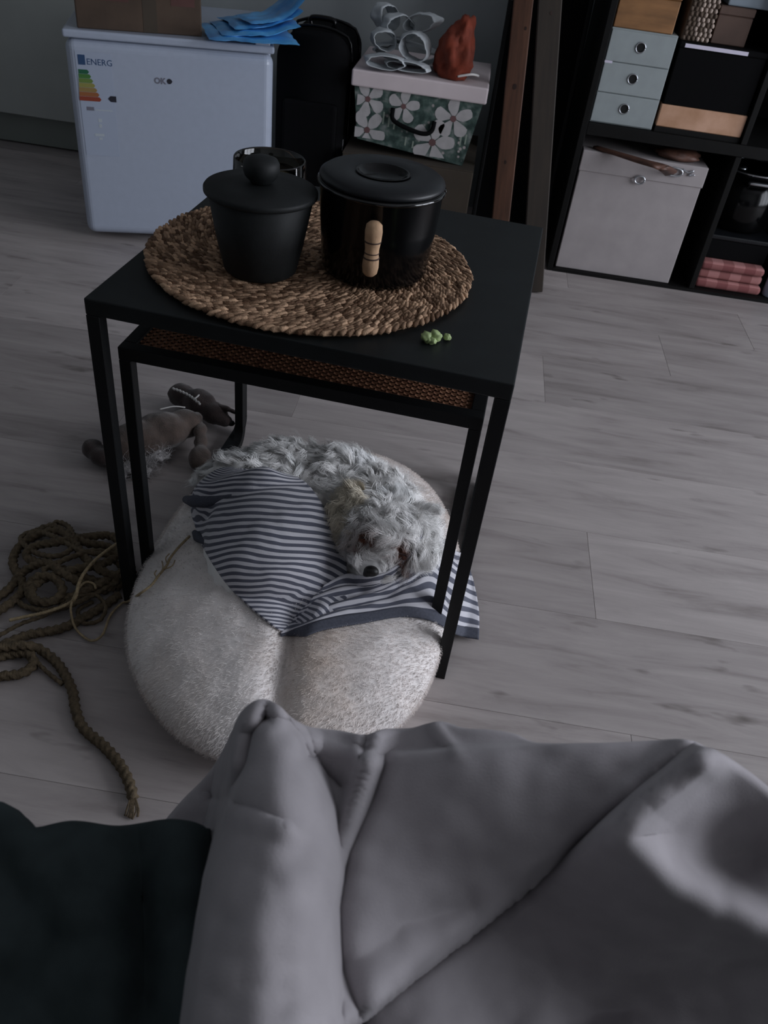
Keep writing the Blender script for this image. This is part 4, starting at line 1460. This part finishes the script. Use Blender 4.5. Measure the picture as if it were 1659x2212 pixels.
def sup(x, y):
    c, d = cush_top(x, y), dog_top(x, y)
    k = 0.018
    h = np.clip(0.5 + 0.5 * (d - c) / k, 0, 1)
    return c * (1 - h) + d * h + k * h * (1 - h)


def hit_many(PX, off=0.0):
    """where the sight lines through these spots of the cloth's outline meet the supporting surface"""
    PX = np.asarray(PX, float).reshape(-1, 2)
    d = _f + ((PX[:, 0] - CXP) / FPX)[:, None] * _r - ((PX[:, 1] - CYP) / FPX)[:, None] * _u
    d /= np.linalg.norm(d, axis=1)[:, None]
    n = len(PX)
    lo_, hi_ = np.full(n, 0.6), np.full(n, 1.9)
    done = np.zeros(n, bool)
    for t in np.linspace(0.75, 1.75, 70):
        p = CPOS + t * d
        f = p[:, 2] - off - np.maximum(0.0, sup(p[:, 0], p[:, 1])) < 0
        new = f & ~done
        hi_[new] = t
        done |= f
        lo_[~done] = t
    for _ in range(12):
        mid = (lo_ + hi_) / 2
        p = CPOS + mid[:, None] * d
        f = p[:, 2] - off - np.maximum(0.0, sup(p[:, 0], p[:, 1])) < 0
        hi_ = np.where(f, mid, hi_)
        lo_ = np.where(f, lo_, mid)
    return CPOS + lo_[:, None] * d


def hit(px, py, off=0.0):
    return hit_many([(px, py)], off)[0]


def cloth_patch(left, right, nu, nv, bulge_px, seed, off, top_curve=None):
    """rows between two outline curves, each row carried over the support; returns a grid of points"""
    L_, R_ = spline(left, nv), spline(right, nv)
    u = np.linspace(0, 1, nu)[None, :, None]
    p = L_[:, None] * (1 - u) + R_[:, None] * u
    for j in range(nv):
        for i in range(nu):
            p[j, i, 1] += bulge_px(i / (nu - 1), j / (nv - 1))
    return hit_many(p, off).reshape(nv, nu, 3)


def smooth_grid(G, it, keep_edges=True):
    for _ in range(it):
        H_ = G.copy()
        H_[1:-1, 1:-1] = 0.5 * G[1:-1, 1:-1] + 0.125 * (G[:-2, 1:-1] + G[2:, 1:-1] + G[1:-1, :-2] + G[1:-1, 2:])
        if not keep_edges:
            for sl in ((0,), (-1,)):
                H_[sl[0], 1:-1] = .5 * G[sl[0], 1:-1] + .25 * (G[sl[0], :-2] + G[sl[0], 2:])
                H_[1:-1, sl[0]] = .5 * G[1:-1, sl[0]] + .25 * (G[:-2, sl[0]] + G[2:, sl[0]])
        G = H_
    return G


def stripe_material():
    mt = bpy.data.materials.new('striped_cotton')
    mt.use_nodes = True
    nt = mt.node_tree
    b = nt.nodes['Principled BSDF']
    b.inputs['Roughness'].default_value = 0.9
    b.inputs['Sheen Weight'].default_value = 0.15
    uv = nt.nodes.new('ShaderNodeUVMap')
    uv.uv_map = 'UVMap'
    sp = nt.nodes.new('ShaderNodeSeparateXYZ')
    nt.links.new(uv.outputs[0], sp.inputs[0])
    fr_ = nt.nodes.new('ShaderNodeMath'); fr_.operation = 'FRACT'
    nt.links.new(sp.outputs['Y'], fr_.inputs[0])
    pp = nt.nodes.new('ShaderNodeMath'); pp.operation = 'PINGPONG'; pp.inputs[1].default_value = 0.5
    nt.links.new(sp.outputs['Y'], pp.inputs[0])
    rp = nt.nodes.new('ShaderNodeValToRGB')
    e = rp.color_ramp.elements
    e[0].position, e[0].color = 0.225, (0.095, 0.10, 0.135, 1)
    e[1].position, e[1].color = 0.275, (0.60, 0.59, 0.63, 1)
    nt.links.new(pp.outputs[0], rp.inputs['Fac'])
    nt.links.new(rp.outputs['Color'], b.inputs['Base Color'])
    wv = nt.nodes.new('ShaderNodeTexNoise')
    wv.inputs['Scale'].default_value = 500
    tc = nt.nodes.new('ShaderNodeTexCoord')
    nt.links.new(tc.outputs['Object'], wv.inputs['Vector'])
    bp = nt.nodes.new('ShaderNodeBump')
    bp.inputs['Strength'].default_value = 0.25
    bp.inputs['Distance'].default_value = 0.001
    nt.links.new(wv.outputs['Fac'], bp.inputs['Height'])
    nt.links.new(bp.outputs['Normal'], b.inputs['Normal'])
    return mt


M['stripe'] = stripe_material()


def cloth_object(name, G, UVV, mt, parent, origin, thick=0.003):
    nv, nu = G.shape[:2]
    V = G.reshape(-1, 3) - np.asarray(origin)
    o = mk(name, V, grid_faces(nu, nv), mt, parent, True)
    uvl = o.data.uv_layers.new(name='UVMap')
    vi = np.empty(len(o.data.loops), np.int32)
    o.data.loops.foreach_get('vertex_index', vi)
    uu = np.stack([np.tile(np.linspace(0, 1, nu), nv), UVV.reshape(-1)], -1)
    uvl.data.foreach_set('uv', uu[vi].ravel().astype(np.float32))
    md = o.modifiers.new('thickness', 'SOLIDIFY')
    md.thickness = thick
    md.offset = 0
    return o


BO = np.array([0.30, 0.03, 0.12])
bl = thing('striped_blanket', 'blue and white striped cotton blanket draped over the sleeping dog', 'blanket', tuple(BO))
nu, nv = 84, 96
# fold drawn up over the haunches
left = [(425, 1050), (413, 1085), (424, 1145), (450, 1200), (490, 1260), (540, 1312), (585, 1348), (612, 1366)]
right = [(520, 1013), (640, 1032), (692, 1085), (722, 1145), (744, 1195), (750, 1250), (745, 1300), (690, 1345)]
G = cloth_patch(left, right, nu, nv, lambda u, v: -14 * math.sin(math.pi * u) * (1 - v) - 4 * math.sin(math.pi * u), 1, 0.006)
G = smooth_grid(G, 10)
for j in range(nv):
    for i in range(nu):
        u, v = i / (nu - 1), j / (nv - 1)
        e = min(1, 6 * u, 6 * (1 - u), 6 * v)
        # soft gathers running with the stripes, a deeper tuck near the top
        G[j, i, 2] += e * (0.0030 * math.sin(26 * v + 3.5 * u + 1.2 * math.sin(4 * u)) * (0.4 + 0.9 * (1 - v)) + 0.004 * fbm(u * 3, v * 4, 2, 1.0))
        G[j, i, 2] += 0.014 * e * math.exp(-((v - 0.08 - 0.10 * u) / 0.05) ** 2) - 0.018 * e * math.exp(-((v - 0.20 - 0.10 * u) / 0.022) ** 2)
G[:, :, 2] = np.maximum(G[:, :, 2], sup(G[:, :, 0], G[:, :, 1]) + 0.0045)
G = smooth_grid(G, 2)
UVV = np.linspace(0, 26.0, nv)[:, None] - 8.0 * np.linspace(0, 1, nu)[None, :]
vv_, uu_ = np.linspace(0, 1, nv)[:, None], np.linspace(0, 1, nu)[None, :]
vc_ = 0.20 + 0.10 * uu_
UVV = UVV - 7.0 * uu_ * np.clip((vc_ - vv_) / vc_, 0, 1) + 0.10 * np.sin(9 * uu_) + 0.16 * np.sin(7 * uu_ + 14 * vv_)
up = cloth_object('upper_fold', G, UVV, M['stripe'], bl, BO)
edge = G[:, 0]
# part spread under the head and over the rim of the cushion
nu, nv = 110, 60
topc = spline([(700, 1268), (746, 1250), (800, 1250), (850, 1232), (892, 1192), (926, 1128), (955, 1172), (1003, 1203)], nu)
botc = spline([(606, 1372), (640, 1362), (700, 1342), (790, 1326), (870, 1314), (935, 1324), (985, 1352), (1034, 1362)], nu)
t = np.linspace(0, 1, nv)[:, None, None]
p = botc[None] * (1 - t) + topc[None] * t
p[:, :, 0] += 10 * np.sin(math.pi * t[:, :, 0]) * np.linspace(0, 1, nu)[None] ** 4
Gb = hit_many(p, 0.004).reshape(nv, nu, 3)
Gb = smooth_grid(Gb, 8)
for j in range(nv):
    for i in range(nu):
        u, v = i / (nu - 1), j / (nv - 1)
        e = min(1, 5 * v + 0.2, 5 * u + .2)
        Gb[j, i, 2] += 0.003 + e * (0.0035 * math.sin(20 * v - 5 * u + 2 * math.sin(5 * u)) * (1 - u) + 0.003 * math.sin(34 * u + 5 * v) * u ** 2 + 0.004 * fbm(u * 5, v * 3, 9, 1.0))
Gb[:, :, 2] = np.maximum(Gb[:, :, 2], np.maximum(cush_top(Gb[:, :, 0], Gb[:, :, 1]) + 0.0025, 0.003))
UVB = np.tile(np.linspace(0.3, 7.6, nv)[:, None], (1, nu)) + 0.18 * np.sin(np.linspace(0, 14, nu))[None, :]
lowp = cloth_object('lower_spread', Gb, UVB, M['stripe'], bl, BO)
# plain slate hems along the lower edge and down the hanging corner
nh = 7
t = np.linspace(0, 1, nh)[:, None]
p = np.repeat(botc[None], nh, 0)
p[:, :, 1] += (17.0 * t + 2) * np.clip(np.arange(nu) / (nu * .12), .15, 1)[None]
Gh = hit_many(p, 0.0035).reshape(nh, nu, 3)
Gh[:, :, 2] += 0.004 * (1 - t)
Gh[0] = Gb[0]
Gh = smooth_grid(Gh, 3)
Gh[0] = Gb[0] + np.array([0, 0, 0.0004])
cloth_object('hem', Gh, np.zeros((nh, nu)), M['hem'], bl, BO)
# rolled dark corner at the far left of the fold
tube('hem_corner', np.array([hit(*p, 0.008) for p in [(402, 1079), (418, 1083), (440, 1084), (470, 1080), (500, 1072)]]) - BO, [0.006, 0.009, 0.009, 0.007, 0.003], M['hem'], bl, 10)
tube('hem_corner', np.array([hit(*p, 0.004) for p in [(420, 1150), (428, 1160), (442, 1172)]]) - BO, [0.004, 0.0075, 0.003], M['hem'], bl, 10)

# coat: curled locks, left out where the blanket lies on the dog
polyA = np.array(list(spline(left, 30)) + list(spline(right, 30))[::-1])


def in_poly(pts, poly):
    x, y = pts[:, 0], pts[:, 1]
    ins = np.zeros(len(pts), bool)
    j = len(poly) - 1
    for i in range(len(poly)):
        xi, yi, xj, yj = *poly[i], *poly[j]
        c = ((yi > y) != (yj > y)) & (x < (xj - xi) * (y - yi) / (yj - yi + 1e-12) + xi)
        ins ^= c
        j = i
    return ins


for src, cnt, ln in ((bodyo, 130000, 0.022), (earl, 11000, 0.022), (earr, 11000, 0.024)):
    P, N = sample_surface(src.data, cnt)
    Pw = P + DO
    px = to_px(Pw)
    k = ~in_poly(px, polyA) & (Pw[:, 2] > cush_top(Pw[:, 0], Pw[:, 1]) + 0.004)
    k &= ~((Pw[:, 0] < .30) & (Pw[:, 1] < .12))
    k &= np.linalg.norm(Pw - NP, axis=1) > 0.014
    P, N, Pw = P[k], N[k], Pw[k]
    # flow: along the back towards the rump, down and out from the crown on the head
    fl = np.stack([-np.ones(len(P)) * .6, -0.2 * np.ones(len(P)), -0.5 * np.ones(len(P))], -1)
    hd_ = np.linalg.norm(Pw - np.array([.37, .07, .17]), axis=1) < 0.075
    fl[hd_] = Pw[hd_] - np.array([.372, .085, .21])
    mz = np.linalg.norm(Pw - np.array([.362, .005, .15]), axis=1) < 0.034
    fl[mz] = np.array([0.0, 0.6, 0.1]) + (Pw[mz] - np.array([.362, .005, .15])) * 20
    fl /= np.linalg.norm(fl, axis=1)[:, None]
    L_ = np.where(mz, ln * .6, ln)
    ep = np.minimum(np.linalg.norm(Pw - eyeL, axis=1), np.linalg.norm(Pw - eyeR, axis=1))
    L_ = np.where(ep < .013, ln * .35, L_)
    V, F, sid = locks_geo(P, N, fl, L_, 0.0008, 4)
    fur = mk_fast('curly_coat', V, F, M['coat'], dg_)
    cc = coat_col(Pw) * (0.86 + 0.32 * rng.random(len(P)))[:, None]
    if src is earl:
        cc = cc * np.array([.82, .76, .64])
    set_colors(fur, cc[sid])
    tag(fur, kind='stuff')

# ------------------------------------------------------------------ torn plush toy on the floor
TO = unz(340, 945, 0.0)
toy = thing('plush_toy', 'brown plush animal toy with white stitching lying left under the table', 'toy', tuple(TO))


def wp_(px, py, z):
    return unz(px, py, z)


def sub(name, blobs, mt, parent, voxel=0.004, disp=0.0015, it=16):
    o = remeshed(name, blobs, mt, None, voxel, it, disp, 60, tuple(TO))
    o.parent = parent
    o.location = (0, 0, 0)
    return o


sub('toy_body', [(wp_(300, 950, .034), (.048, .040, .033), (0, 0, .3)), (wp_(350, 930, .036), (.050, .038, .034), (0, 0, .3)), (wp_(400, 915, .034), (.034, .030, .028)),
                 (wp_(270, 965, .030), (.040, .034, .028))], M['plush_brown'], toy)
hdt = sub('toy_head', [(wp_(395, 856, .026), (.034, .026, .025), (0, 0, -.5)), (wp_(432, 872, .030), (.036, .030, .029), (0, 0, -.5)), (wp_(462, 892, .026), (.028, .024, .022)),
                       (wp_(483, 908, .020), (.020, .014, .013))], M['plush_dark'], toy)
sub('toy_nose', [(wp_(499, 914, .018), (.009, .007, .007))], M['toy_black'], hdt, 0.002, 0)
sub('toy_ear', [(wp_(480, 880, .040), (.020, .008, .007), (0, 0, -.25)), (wp_(502, 888, .036), (.014, .006, .005), (0, 0, -.35))], M['plush_dark'], hdt, 0.0025)
tube('stitching', spline([wp_(372, 839, .050) - TO, wp_(390, 845, .054) - TO, wp_(410, 855, .056) - TO, wp_(424, 866, .060) - TO, wp_(433, 873, .059) - TO], 40)
     + np.array([[0, 0.0015 * math.sin(i * 1.6), 0] for i in range(40)]), 0.0022, M['thread'], hdt, 6)
tube('stitching', spline([wp_(420, 862, .060) - TO, wp_(428, 855, .056) - TO, wp_(434, 849, .052) - TO], 12), 0.0016, M['thread'], hdt, 6)
tube('stitching', spline([wp_(345, 884, .060) - TO, wp_(375, 878, .062) - TO, wp_(400, 880, .058) - TO], 24), 0.0014, M['thread'], toy, 6)
arm = sub('toy_arm', [(wp_(422, 905, .040), (.016, .018, .014)), (wp_(432, 930, .034), (.014, .020, .013)), (wp_(434, 955, .026), (.014, .020, .013)), (wp_(432, 985, .021), (.022, .022, .019)),
                      (wp_(431, 998, .018), (.021, .019, .017))], M['plush_brown'], toy)
sub('toy_tail', [(wp_(200, 970, .022), (.020, .024, .018), (0, 0, .6)), (wp_(225, 988, .022), (.026, .020, .018)), (wp_(250, 990, .022), (.022, .018, .017))], M['plush_dark'], toy)
sub('toy_fin', [(wp_(292, 881, .030), (.013, .006, .005))], M['plush_dark'], toy, 0.0025)
SO = unz(305, 1010, 0)
st = thing('stuffing_tuft', 'white fluffy stuffing spilling out beside the plush toy', 'stuffing', tuple(SO))
fl_ = remeshed('fluff', [(unz(px, py, z), (r_, r_ * .9, r_ * .6)) for px, py, z, r_ in [(300, 995, .014, .022), (330, 985, .016, .020), (352, 985, .010, .013), (275, 1010, .010, .018), (312, 1020, .008, .014), (262, 1030, .006, .012)]],
               M['stuffing'], None, 0.0035, 3, 0.006, 90, tuple(SO))
fl_.parent = st
fl_.location = (0, 0, 0)
P, N = sample_surface(fl_.data, 900)
V, F, sid = strands_geo(P, N, rng.normal(size=P.shape), 0.016, 0.0009, 4, 0.8, 0.9, 1.0)
tag(mk_fast('loose_fibres', V, F, M['stuffing'], st), kind='stuff')

# ------------------------------------------------------------------ rope heap and pale raffia cord
RO = unz(130, 1240, 0)
rp_ = thing('jute_rope', 'tangled brown jute rope heaped on the floor at the left', 'rope', tuple(RO))


def rope_path(pts, n):
    """pts: (px, py, z) lying on the floor or on other coils"""
    return spline([unz(a, b_, z) for a, b_, z in pts], n)


RR = 0.0066
coils = [
    [(-60, 1345, .008), (0, 1318, .008), (50, 1272, .010), (28, 1215, .012), (48, 1175, .010), (95, 1150, .014), (140, 1150, .02), (185, 1172, .024), (235, 1182, .012), (272, 1205, .008), (285, 1245, .008), (250, 1270, .010)],
    [(250, 1270, .010), (190, 1250, .022), (120, 1225, .030), (60, 1205, .022), (75, 1180, .028), (130, 1170, .036), (190, 1160, .020), (240, 1158, .010), (265, 1182, .016), (230, 1215, .030), (160, 1230, .038), (95, 1250, .028)],
    [(95, 1250, .028), (70, 1270, .022), (75, 1295, .020), (110, 1300, .024), (135, 1278, .030), (120, 1250, .034), (85, 1245, .032), (62, 1268, .020), (80, 1300, .014), (150, 1290, .022), (215, 1262, .024), (265, 1235, .018)],
    [(60, 1160, .008), (110, 1138, .008), (150, 1160, .028), (180, 1200, .036), (215, 1230, .034), (250, 1250, .022), (225, 1275, .012), (180, 1262, .026), (140, 1240, .040), (100, 1215, .034), (50, 1235, .016), (22, 1270, .008), (-20, 1300, .008)],
    [(-70, 1420, .008), (0, 1395, .008), (60, 1372, .008), (130, 1358, .008), (180, 1335, .008), (225, 1308, .008), (258, 1285, .008)],
    [(-80, 1475, .008), (-10, 1462, .008), (45, 1455, .008), (72, 1435, .008), (60, 1412, .012), (15, 1415, .008), (-40, 1430, .012), (-70, 1410, .016), (0, 1398, .022), (60, 1395, .020), (95, 1408, .010),
     (130, 1440, .008), (156, 1490, .008), (163, 1530, .008), (180, 1572, .008), (225, 1612, .008), (258, 1650, .008), (279, 1690, .008), (288, 1725, .008)],
    [(70, 1420, .008), (100, 1450, .007), (135, 1478, .007)],
    [(200, 1300, .006), (170, 1318, .010), (178, 1345, .006), (215, 1340, .006), (228, 1310, .012), (205, 1285, .02), (165, 1290, .024), (130, 1310, .02), (95, 1330, .012), (40, 1350, .008), (-30, 1390, .008)],
    [(110, 1140, .016), (125, 1128, .012), (150, 1140, .02), (160, 1175, .034), (130, 1200, .040), (80, 1195, .03), (45, 1165, .01), (75, 1148, .008), (120, 1160, .03), (175, 1190, .040), (230, 1200, .03), (262, 1225, .012)],
    [(30, 1290, .008), (55, 1310, .008), (110, 1318, .016), (170, 1300, .02), (240, 1262, .018), (275, 1228, .02), (255, 1200, .026), (205, 1190, .036), (150, 1205, .044), (90, 1232, .034)],
]
for i, cpts in enumerate(coils):
    n = 44 * len(cpts)
    rad_ = RR if i < 6 else (0.003 if i < 8 else 0.0042)
    V, F = tube_geo(rope_path(cpts, n) - RO, rad_, 9, twist=190.0, strands=3, lump=0.38)
    mk('rope_length', V, F, M['jute'], rp_, True)
for i in range(14):
    a = random.uniform(-1, 1)
    e0 = unz(288 + 6 * a, 1722, .007)
    e1 = unz(291 + 16 * a + random.uniform(-4, 4), 1750, .006)
    e2 = unz(286 + 17 * a, 1770 - abs(a) * 8, .003)
    tube('frayed_end', spline([e0, e1, e2], 10) - RO, 0.0011, M['jute'], rp_, 5)

RFO = unz(170, 1290, 0)
rf = thing('raffia_cord', 'thin pale straw coloured cord lying over the rope and cushion', 'cord', tuple(RFO))
A = [unz(px, py, z) for px, py, z in [(20, 1340, .018), (55, 1332, .020), (100, 1322, .024), (148, 1304, .03), (163, 1290, .042), (170, 1262, .048), (182, 1238, .050), (208, 1208, .046), (246, 1179, .040), (262, 1170, .03)]]
V, F = tube_geo(spline(A, 160) - RFO, 0.0026, 7, twist=800.0, strands=2, lump=0.35)
mk('cord_length', V, F, M['raffia'], rf, True)
Bp = [unz(px, py, z) for px, py, z in [(207, 1272, .03), (203, 1262, .032), (188, 1257, .036), (174, 1266, .040), (162, 1285, .04), (153, 1312, .03), (158, 1345, .014), (172, 1368, .006), (198, 1384, .006), (222, 1370, .008), (238, 1330, .006), (262, 1304, .005), (278, 1299, .012)]]
Bp += [hit(px, py, 0.006) for px, py in [(300, 1284), (327, 1264), (342, 1244), (360, 1222), (368, 1205), (388, 1180), (410, 1158)]]
V, F = tube_geo(spline(Bp, 260) - RFO, 0.0019, 7, twist=900.0, strands=2, lump=0.35)
mk('cord_length', V, F, M['raffia'], rf, True)
for (a0, a1, a2) in [((346, 1240), (352, 1226), (350, 1212)), ((355, 1230), (372, 1222), (378, 1210)), ((340, 1250), (334, 1240), (338, 1232)), ((362, 1220), (358, 1206), (366, 1196))]:
    tube('frayed_strand', spline([hit(*a0, 0.007), hit(*a1, 0.010), hit(*a2, 0.009)], 10) - RFO, 0.0009, M['raffia'], rf, 5)

# ------------------------------------------------------------------ sofa edge and the blankets in the foreground
so = thing('sofa', 'dark upholstered sofa seat under the foreground blankets', 'sofa', (0.4, -1.0, 0))
box('base', (-1.1, -0.55, 0.03), (1.1, 0.37, 0.27), M['sofa'], so, 0.01, 2)
box('seat_cushion', (-1.09, -0.5, 0.272), (-0.002, 0.392, 0.36), M['sofa'], so, 0.03, 4)
box('seat_cushion', (0.002, -0.5, 0.272), (1.09, 0.392, 0.36), M['sofa'], so, 0.03, 4)
box('backrest', (-1.1, -0.8, 0.272), (1.1, -0.56, 0.82), M['sofa'], so, 0.05, 4)
for sx in (-1.02, 1.02):
    for sy in (-0.5, 0.3):
        lathe('foot', [(0, 0), (0.02, 0), (0.025, 0.03), (0, 0.03)], M['shelf'], so, 16, loc=(sx, sy, 0))


def sd(X, Y, P):
    """signed distance in the cloth's layout plane to an open line (positive = right hand side)"""
    best = np.full(X.shape, 1e9)
    sg = np.ones(X.shape)
    for a, b_ in zip(P[:-1], P[1:]):
        a, b_ = np.array(a, float), np.array(b_, float)
        d = b_ - a
        t = np.clip(((X - a[0]) * d[0] + (Y - a[1]) * d[1]) / (d @ d), 0, 1)
        ds = np.hypot(X - a[0] - t * d[0], Y - a[1] - t * d[1])
        cr = d[0] * (Y - a[1]) - d[1] * (X - a[0])
        k = ds < best
        best = np.where(k, ds, best)
        sg = np.where(k, np.sign(cr), sg)
    return best, sg


def gauss(d, w):
    return np.exp(-(d / w) ** 2)


def sstep(x, a, b_):
    t = np.clip((x - a) / (b_ - a), 0, 1)
    return t * t * (3 - 2 * t)


def unz_grid(X, Y, Z):
    d = _f + ((X - CXP) / FPX)[..., None] * _r - ((Y - CYP) / FPX)[..., None] * _u
    t = (Z - CPOS[2]) / d[..., 2]
    return CPOS + t[..., None] * d


def noise_grid(X, Y, sc, seed):
    out = np.zeros(X.shape)
    for j in range(X.shape[0]):
        for i in range(X.shape[1]):
            out[j, i] = mnoise.noise(Vector((X[j, i] * sc + seed, Y[j, i] * sc, seed)))
    return out


def draped(name, T, bottom, zfun, mt, parent, origin, nu, nv, skirt, bx=None):
    Tc = spline(T, nu)
    Bx = bx(Tc[:, 0]) if bx else Tc[:, 0]
    t = (np.linspace(0, 1, nv) ** 1.15)[:, None]
    X = Tc[None, :, 0] * (1 - t) + Bx[None] * t
    Y = Tc[None, :, 1] * (1 - t) + bottom * t
    G = unz_grid(X, Y, zfun(X, Y))
    rows = [G]
    first = G[0]
    sk = []
    for dy, zf in skirt:
        r_ = first.copy()
        r_[:, 1] += dy
        r_[:, 2] = first[:, 2] * zf + 0.02 * (1 - zf)
        sk.append(r_)
    G = np.concatenate([np.stack(sk[::-1]), G], 0)
    G = smooth_grid(G, 2)
    o = mk(name, G.reshape(-1, 3) - origin, grid_faces(G.shape[1], G.shape[0]), mt, parent, True)
    md = o.modifiers.new('thickness', 'SOLIDIFY')
    md.thickness = 0.004
    md.offset = -1
    return o


def z_grey(X, Y):
    Z = np.full(X.shape, 0.470)
    # long rolled fold on the left that ends in a raised knob
    xc = np.interp(Y, [1500, 1560, 1650, 1750, 1900, 2100, 2300, 2600], [572, 578, 592, 602, 590, 572, 560, 540])
    w = np.interp(Y, [1500, 1560, 1650, 1750, 1900, 2100, 2300, 2600], [42, 60, 92, 112, 138, 150, 160, 170])
    q = np.clip(1 - ((X - xc) / w) ** 2, 0, 1)
    Z += np.interp(Y, [1500, 1560, 1700, 2300], [0.028, 0.050, 0.058, 0.050]) * np.sqrt(q)
    Z -= 0.105 * sstep(-(X - xc) / w, 0.82, 1.30)
    d, s = sd(X, Y, [(572, 1545), (548, 1585), (538, 1650), (505, 1722)])
    Z -= 0.020 * gauss(d, 12)
    d, s = sd(X, Y, [(455, 1726), (505, 1738), (560, 1756), (606, 1784)])
    Z -= 0.013 * np.exp(-d / 9) * (1 - sstep(X, 540, 620))
    Z += 0.006 * gauss(d, 40) * (s > 0)
    d, s = sd(X, Y, [(500, 1650), (524, 1575), (556, 1532), (596, 1533), (636, 1572), (668, 1606)])
    Z += 0.012 * gauss(d, 15)
    Z -= 0.022 * gauss(np.hypot(X - 578, (Y - 1553) * .8), 13)
    d, s = sd(X, Y, [(612, 1556), (640, 1592), (664, 1640)])
    Z -= 0.016 * gauss(d, 11)
    # pinched tucks between the roll and the flat panel
    d, s = sd(X, Y, [(655, 1640), (700, 1668), (738, 1702)])
    Z -= 0.020 * np.exp(-d / 10)
    d, s = sd(X, Y, [(640, 1600), (700, 1615), (780, 1640)])
    Z += 0.008 * np.exp(-d / 22)
    d, s = sd(X, Y, [(815, 1575), (780, 1700), (735, 1830), (706, 1960), (690, 2150)])
    Z += 0.030 * np.exp(-d / 20) * (1 - sstep(Y, 1640, 2050))
    d, s = sd(X, Y, [(828, 1650), (800, 1730), (752, 1840), (722, 1960), (735, 2100), (790, 2230)])
    Z -= 0.028 * np.exp(-d / 13)
    # broad panel, rising towards a long diagonal edge
    line = [(1560, 1575), (1490, 1632), (1290, 1792), (1000, 2022), (800, 2172), (640, 2300)]
    d, s = sd(X, Y, line)
    panel = (s > 0)   # upper left side of the diagonal
    gate = sstep(X, 730, 1120)
    Z += 0.030 * gate - 0.115 * gate * sstep(Y, 1640, 2200)
    sdist = np.where(panel, -d, d)
    Z += 0.030 * sstep(sdist, -4, 26) * sstep(X, 790, 960) - 0.018 * gauss(sdist + 4, 14) * sstep(X, 790, 900)
    # far edge of the panel with a lower fold lying behind it
    d, s = sd(X, Y, [(790, 1650), (900, 1645), (1050, 1634), (1280, 1620), (1420, 1612)])
    ab = (s < 0) & (X > 780) & (X < 1420)
    Z -= np.where(ab, 0.018 * (1 - gauss(d, 10)), 0.0)
    d, s = sd(X, Y, [(938, 1570), (955, 1595), (985, 1630)])
    Z += 0.007 * np.exp(-d / 14)
    # second ridge lower right, hollow beyond it
    d, s = sd(X, Y, [(1500, 1640), (1390, 1735), (1352, 1805), (1425, 1885), (1540, 1950), (1659, 2003), (1850, 2060)])
    lowr = (X > 1150)
    below = (~panel) & (s > 0)
    Z -= np.where(below, 0.085 * sstep(d, 20, 330), 0.0)
    Z += 0.030 * gauss(d, 42) * lowr
    Z -= 0.045 * gauss(np.hypot((X - 1600), (Y - 1830) * 1.1), 120)
    Z += 0.012 * gauss(np.hypot(X - 1530, (Y - 1640) * 2), 60)
    d, s = sd(X, Y, [(760, 2090), (860, 2000), (1010, 1950)])
    Z -= 0.010 * gauss(d, 40)
    d, s = sd(X, Y, [(1240, 2212), (1450, 2120), (1659, 2080)])
    Z -= 0.012 * gauss(d, 60)
    Z += 0.006 * noise_grid(X, Y, 0.006, 3.3) + 0.0022 * noise_grid(X, Y, 0.017, 6.1)
    return Z


GO = np.array([0.45, -0.6, 0.40])
gb = thing('grey_blanket', 'crumpled grey fleece blanket with deep folds in the foreground', 'blanket', tuple(GO))
Tg = [(345, 1800), (400, 1735), (445, 1690), (482, 1640), (508, 1590), (530, 1545), (560, 1522), (590, 1528), (625, 1560), (665, 1580), (730, 1588), (790, 1597), (830, 1584), (890, 1582), (948, 1568),
      (1000, 1582), (1060, 1586), (1110, 1595), (1160, 1615), (1280, 1616), (1400, 1611), (1480, 1608), (1530, 1626), (1590, 1660), (1659, 1712), (1760, 1790), (1950, 1900), (2200, 2000)]
draped('fleece', Tg, 2560, z_grey, M['grey_cloth'], gb, GO, 420, 170, [(0.012, 0.95), (0.022, 0.85), (0.030, 0.65), (0.036, 0.4), (0.04, 0.15)], lambda x: np.interp(x, [345, 480, 575, 700, 2200], [400, 425, 555, 720, 2300]))


def z_dark(X, Y):
    Z = np.full(X.shape, 0.412)
    Z += 0.014 * noise_grid(X, Y, 0.004, 8.1) + 0.008 * noise_grid(X, Y, 0.011, 2.7)
    d, s = sd(X, Y, [(60, 1830), (200, 1990), (260, 2212)])
    Z += 0.014 * gauss(d, 60)
    d, s = sd(X, Y, [(300, 1800), (330, 2000), (280, 2212)])
    Z -= 0.012 * gauss(d, 50)
    d, s = sd(X, Y, [(0, 1760), (40, 1800)])
    Z += 0.01 * gauss(d, 40)
    return Z + 0.022 * sstep(X, 300, 400) - 0.012 * sstep(X, 410, 450)


DOO = np.array([0.2, -0.65, 0.40])
db = thing('dark_blanket', 'dark teal fleece blanket in the lower left foreground', 'blanket', tuple(DOO))
Td = [(-700, 1900), (-300, 1830), (-40, 1745), (20, 1765), (60, 1800), (150, 1785), (250, 1796), (350, 1782), (395, 1784), (425, 1792), (446, 1806)]
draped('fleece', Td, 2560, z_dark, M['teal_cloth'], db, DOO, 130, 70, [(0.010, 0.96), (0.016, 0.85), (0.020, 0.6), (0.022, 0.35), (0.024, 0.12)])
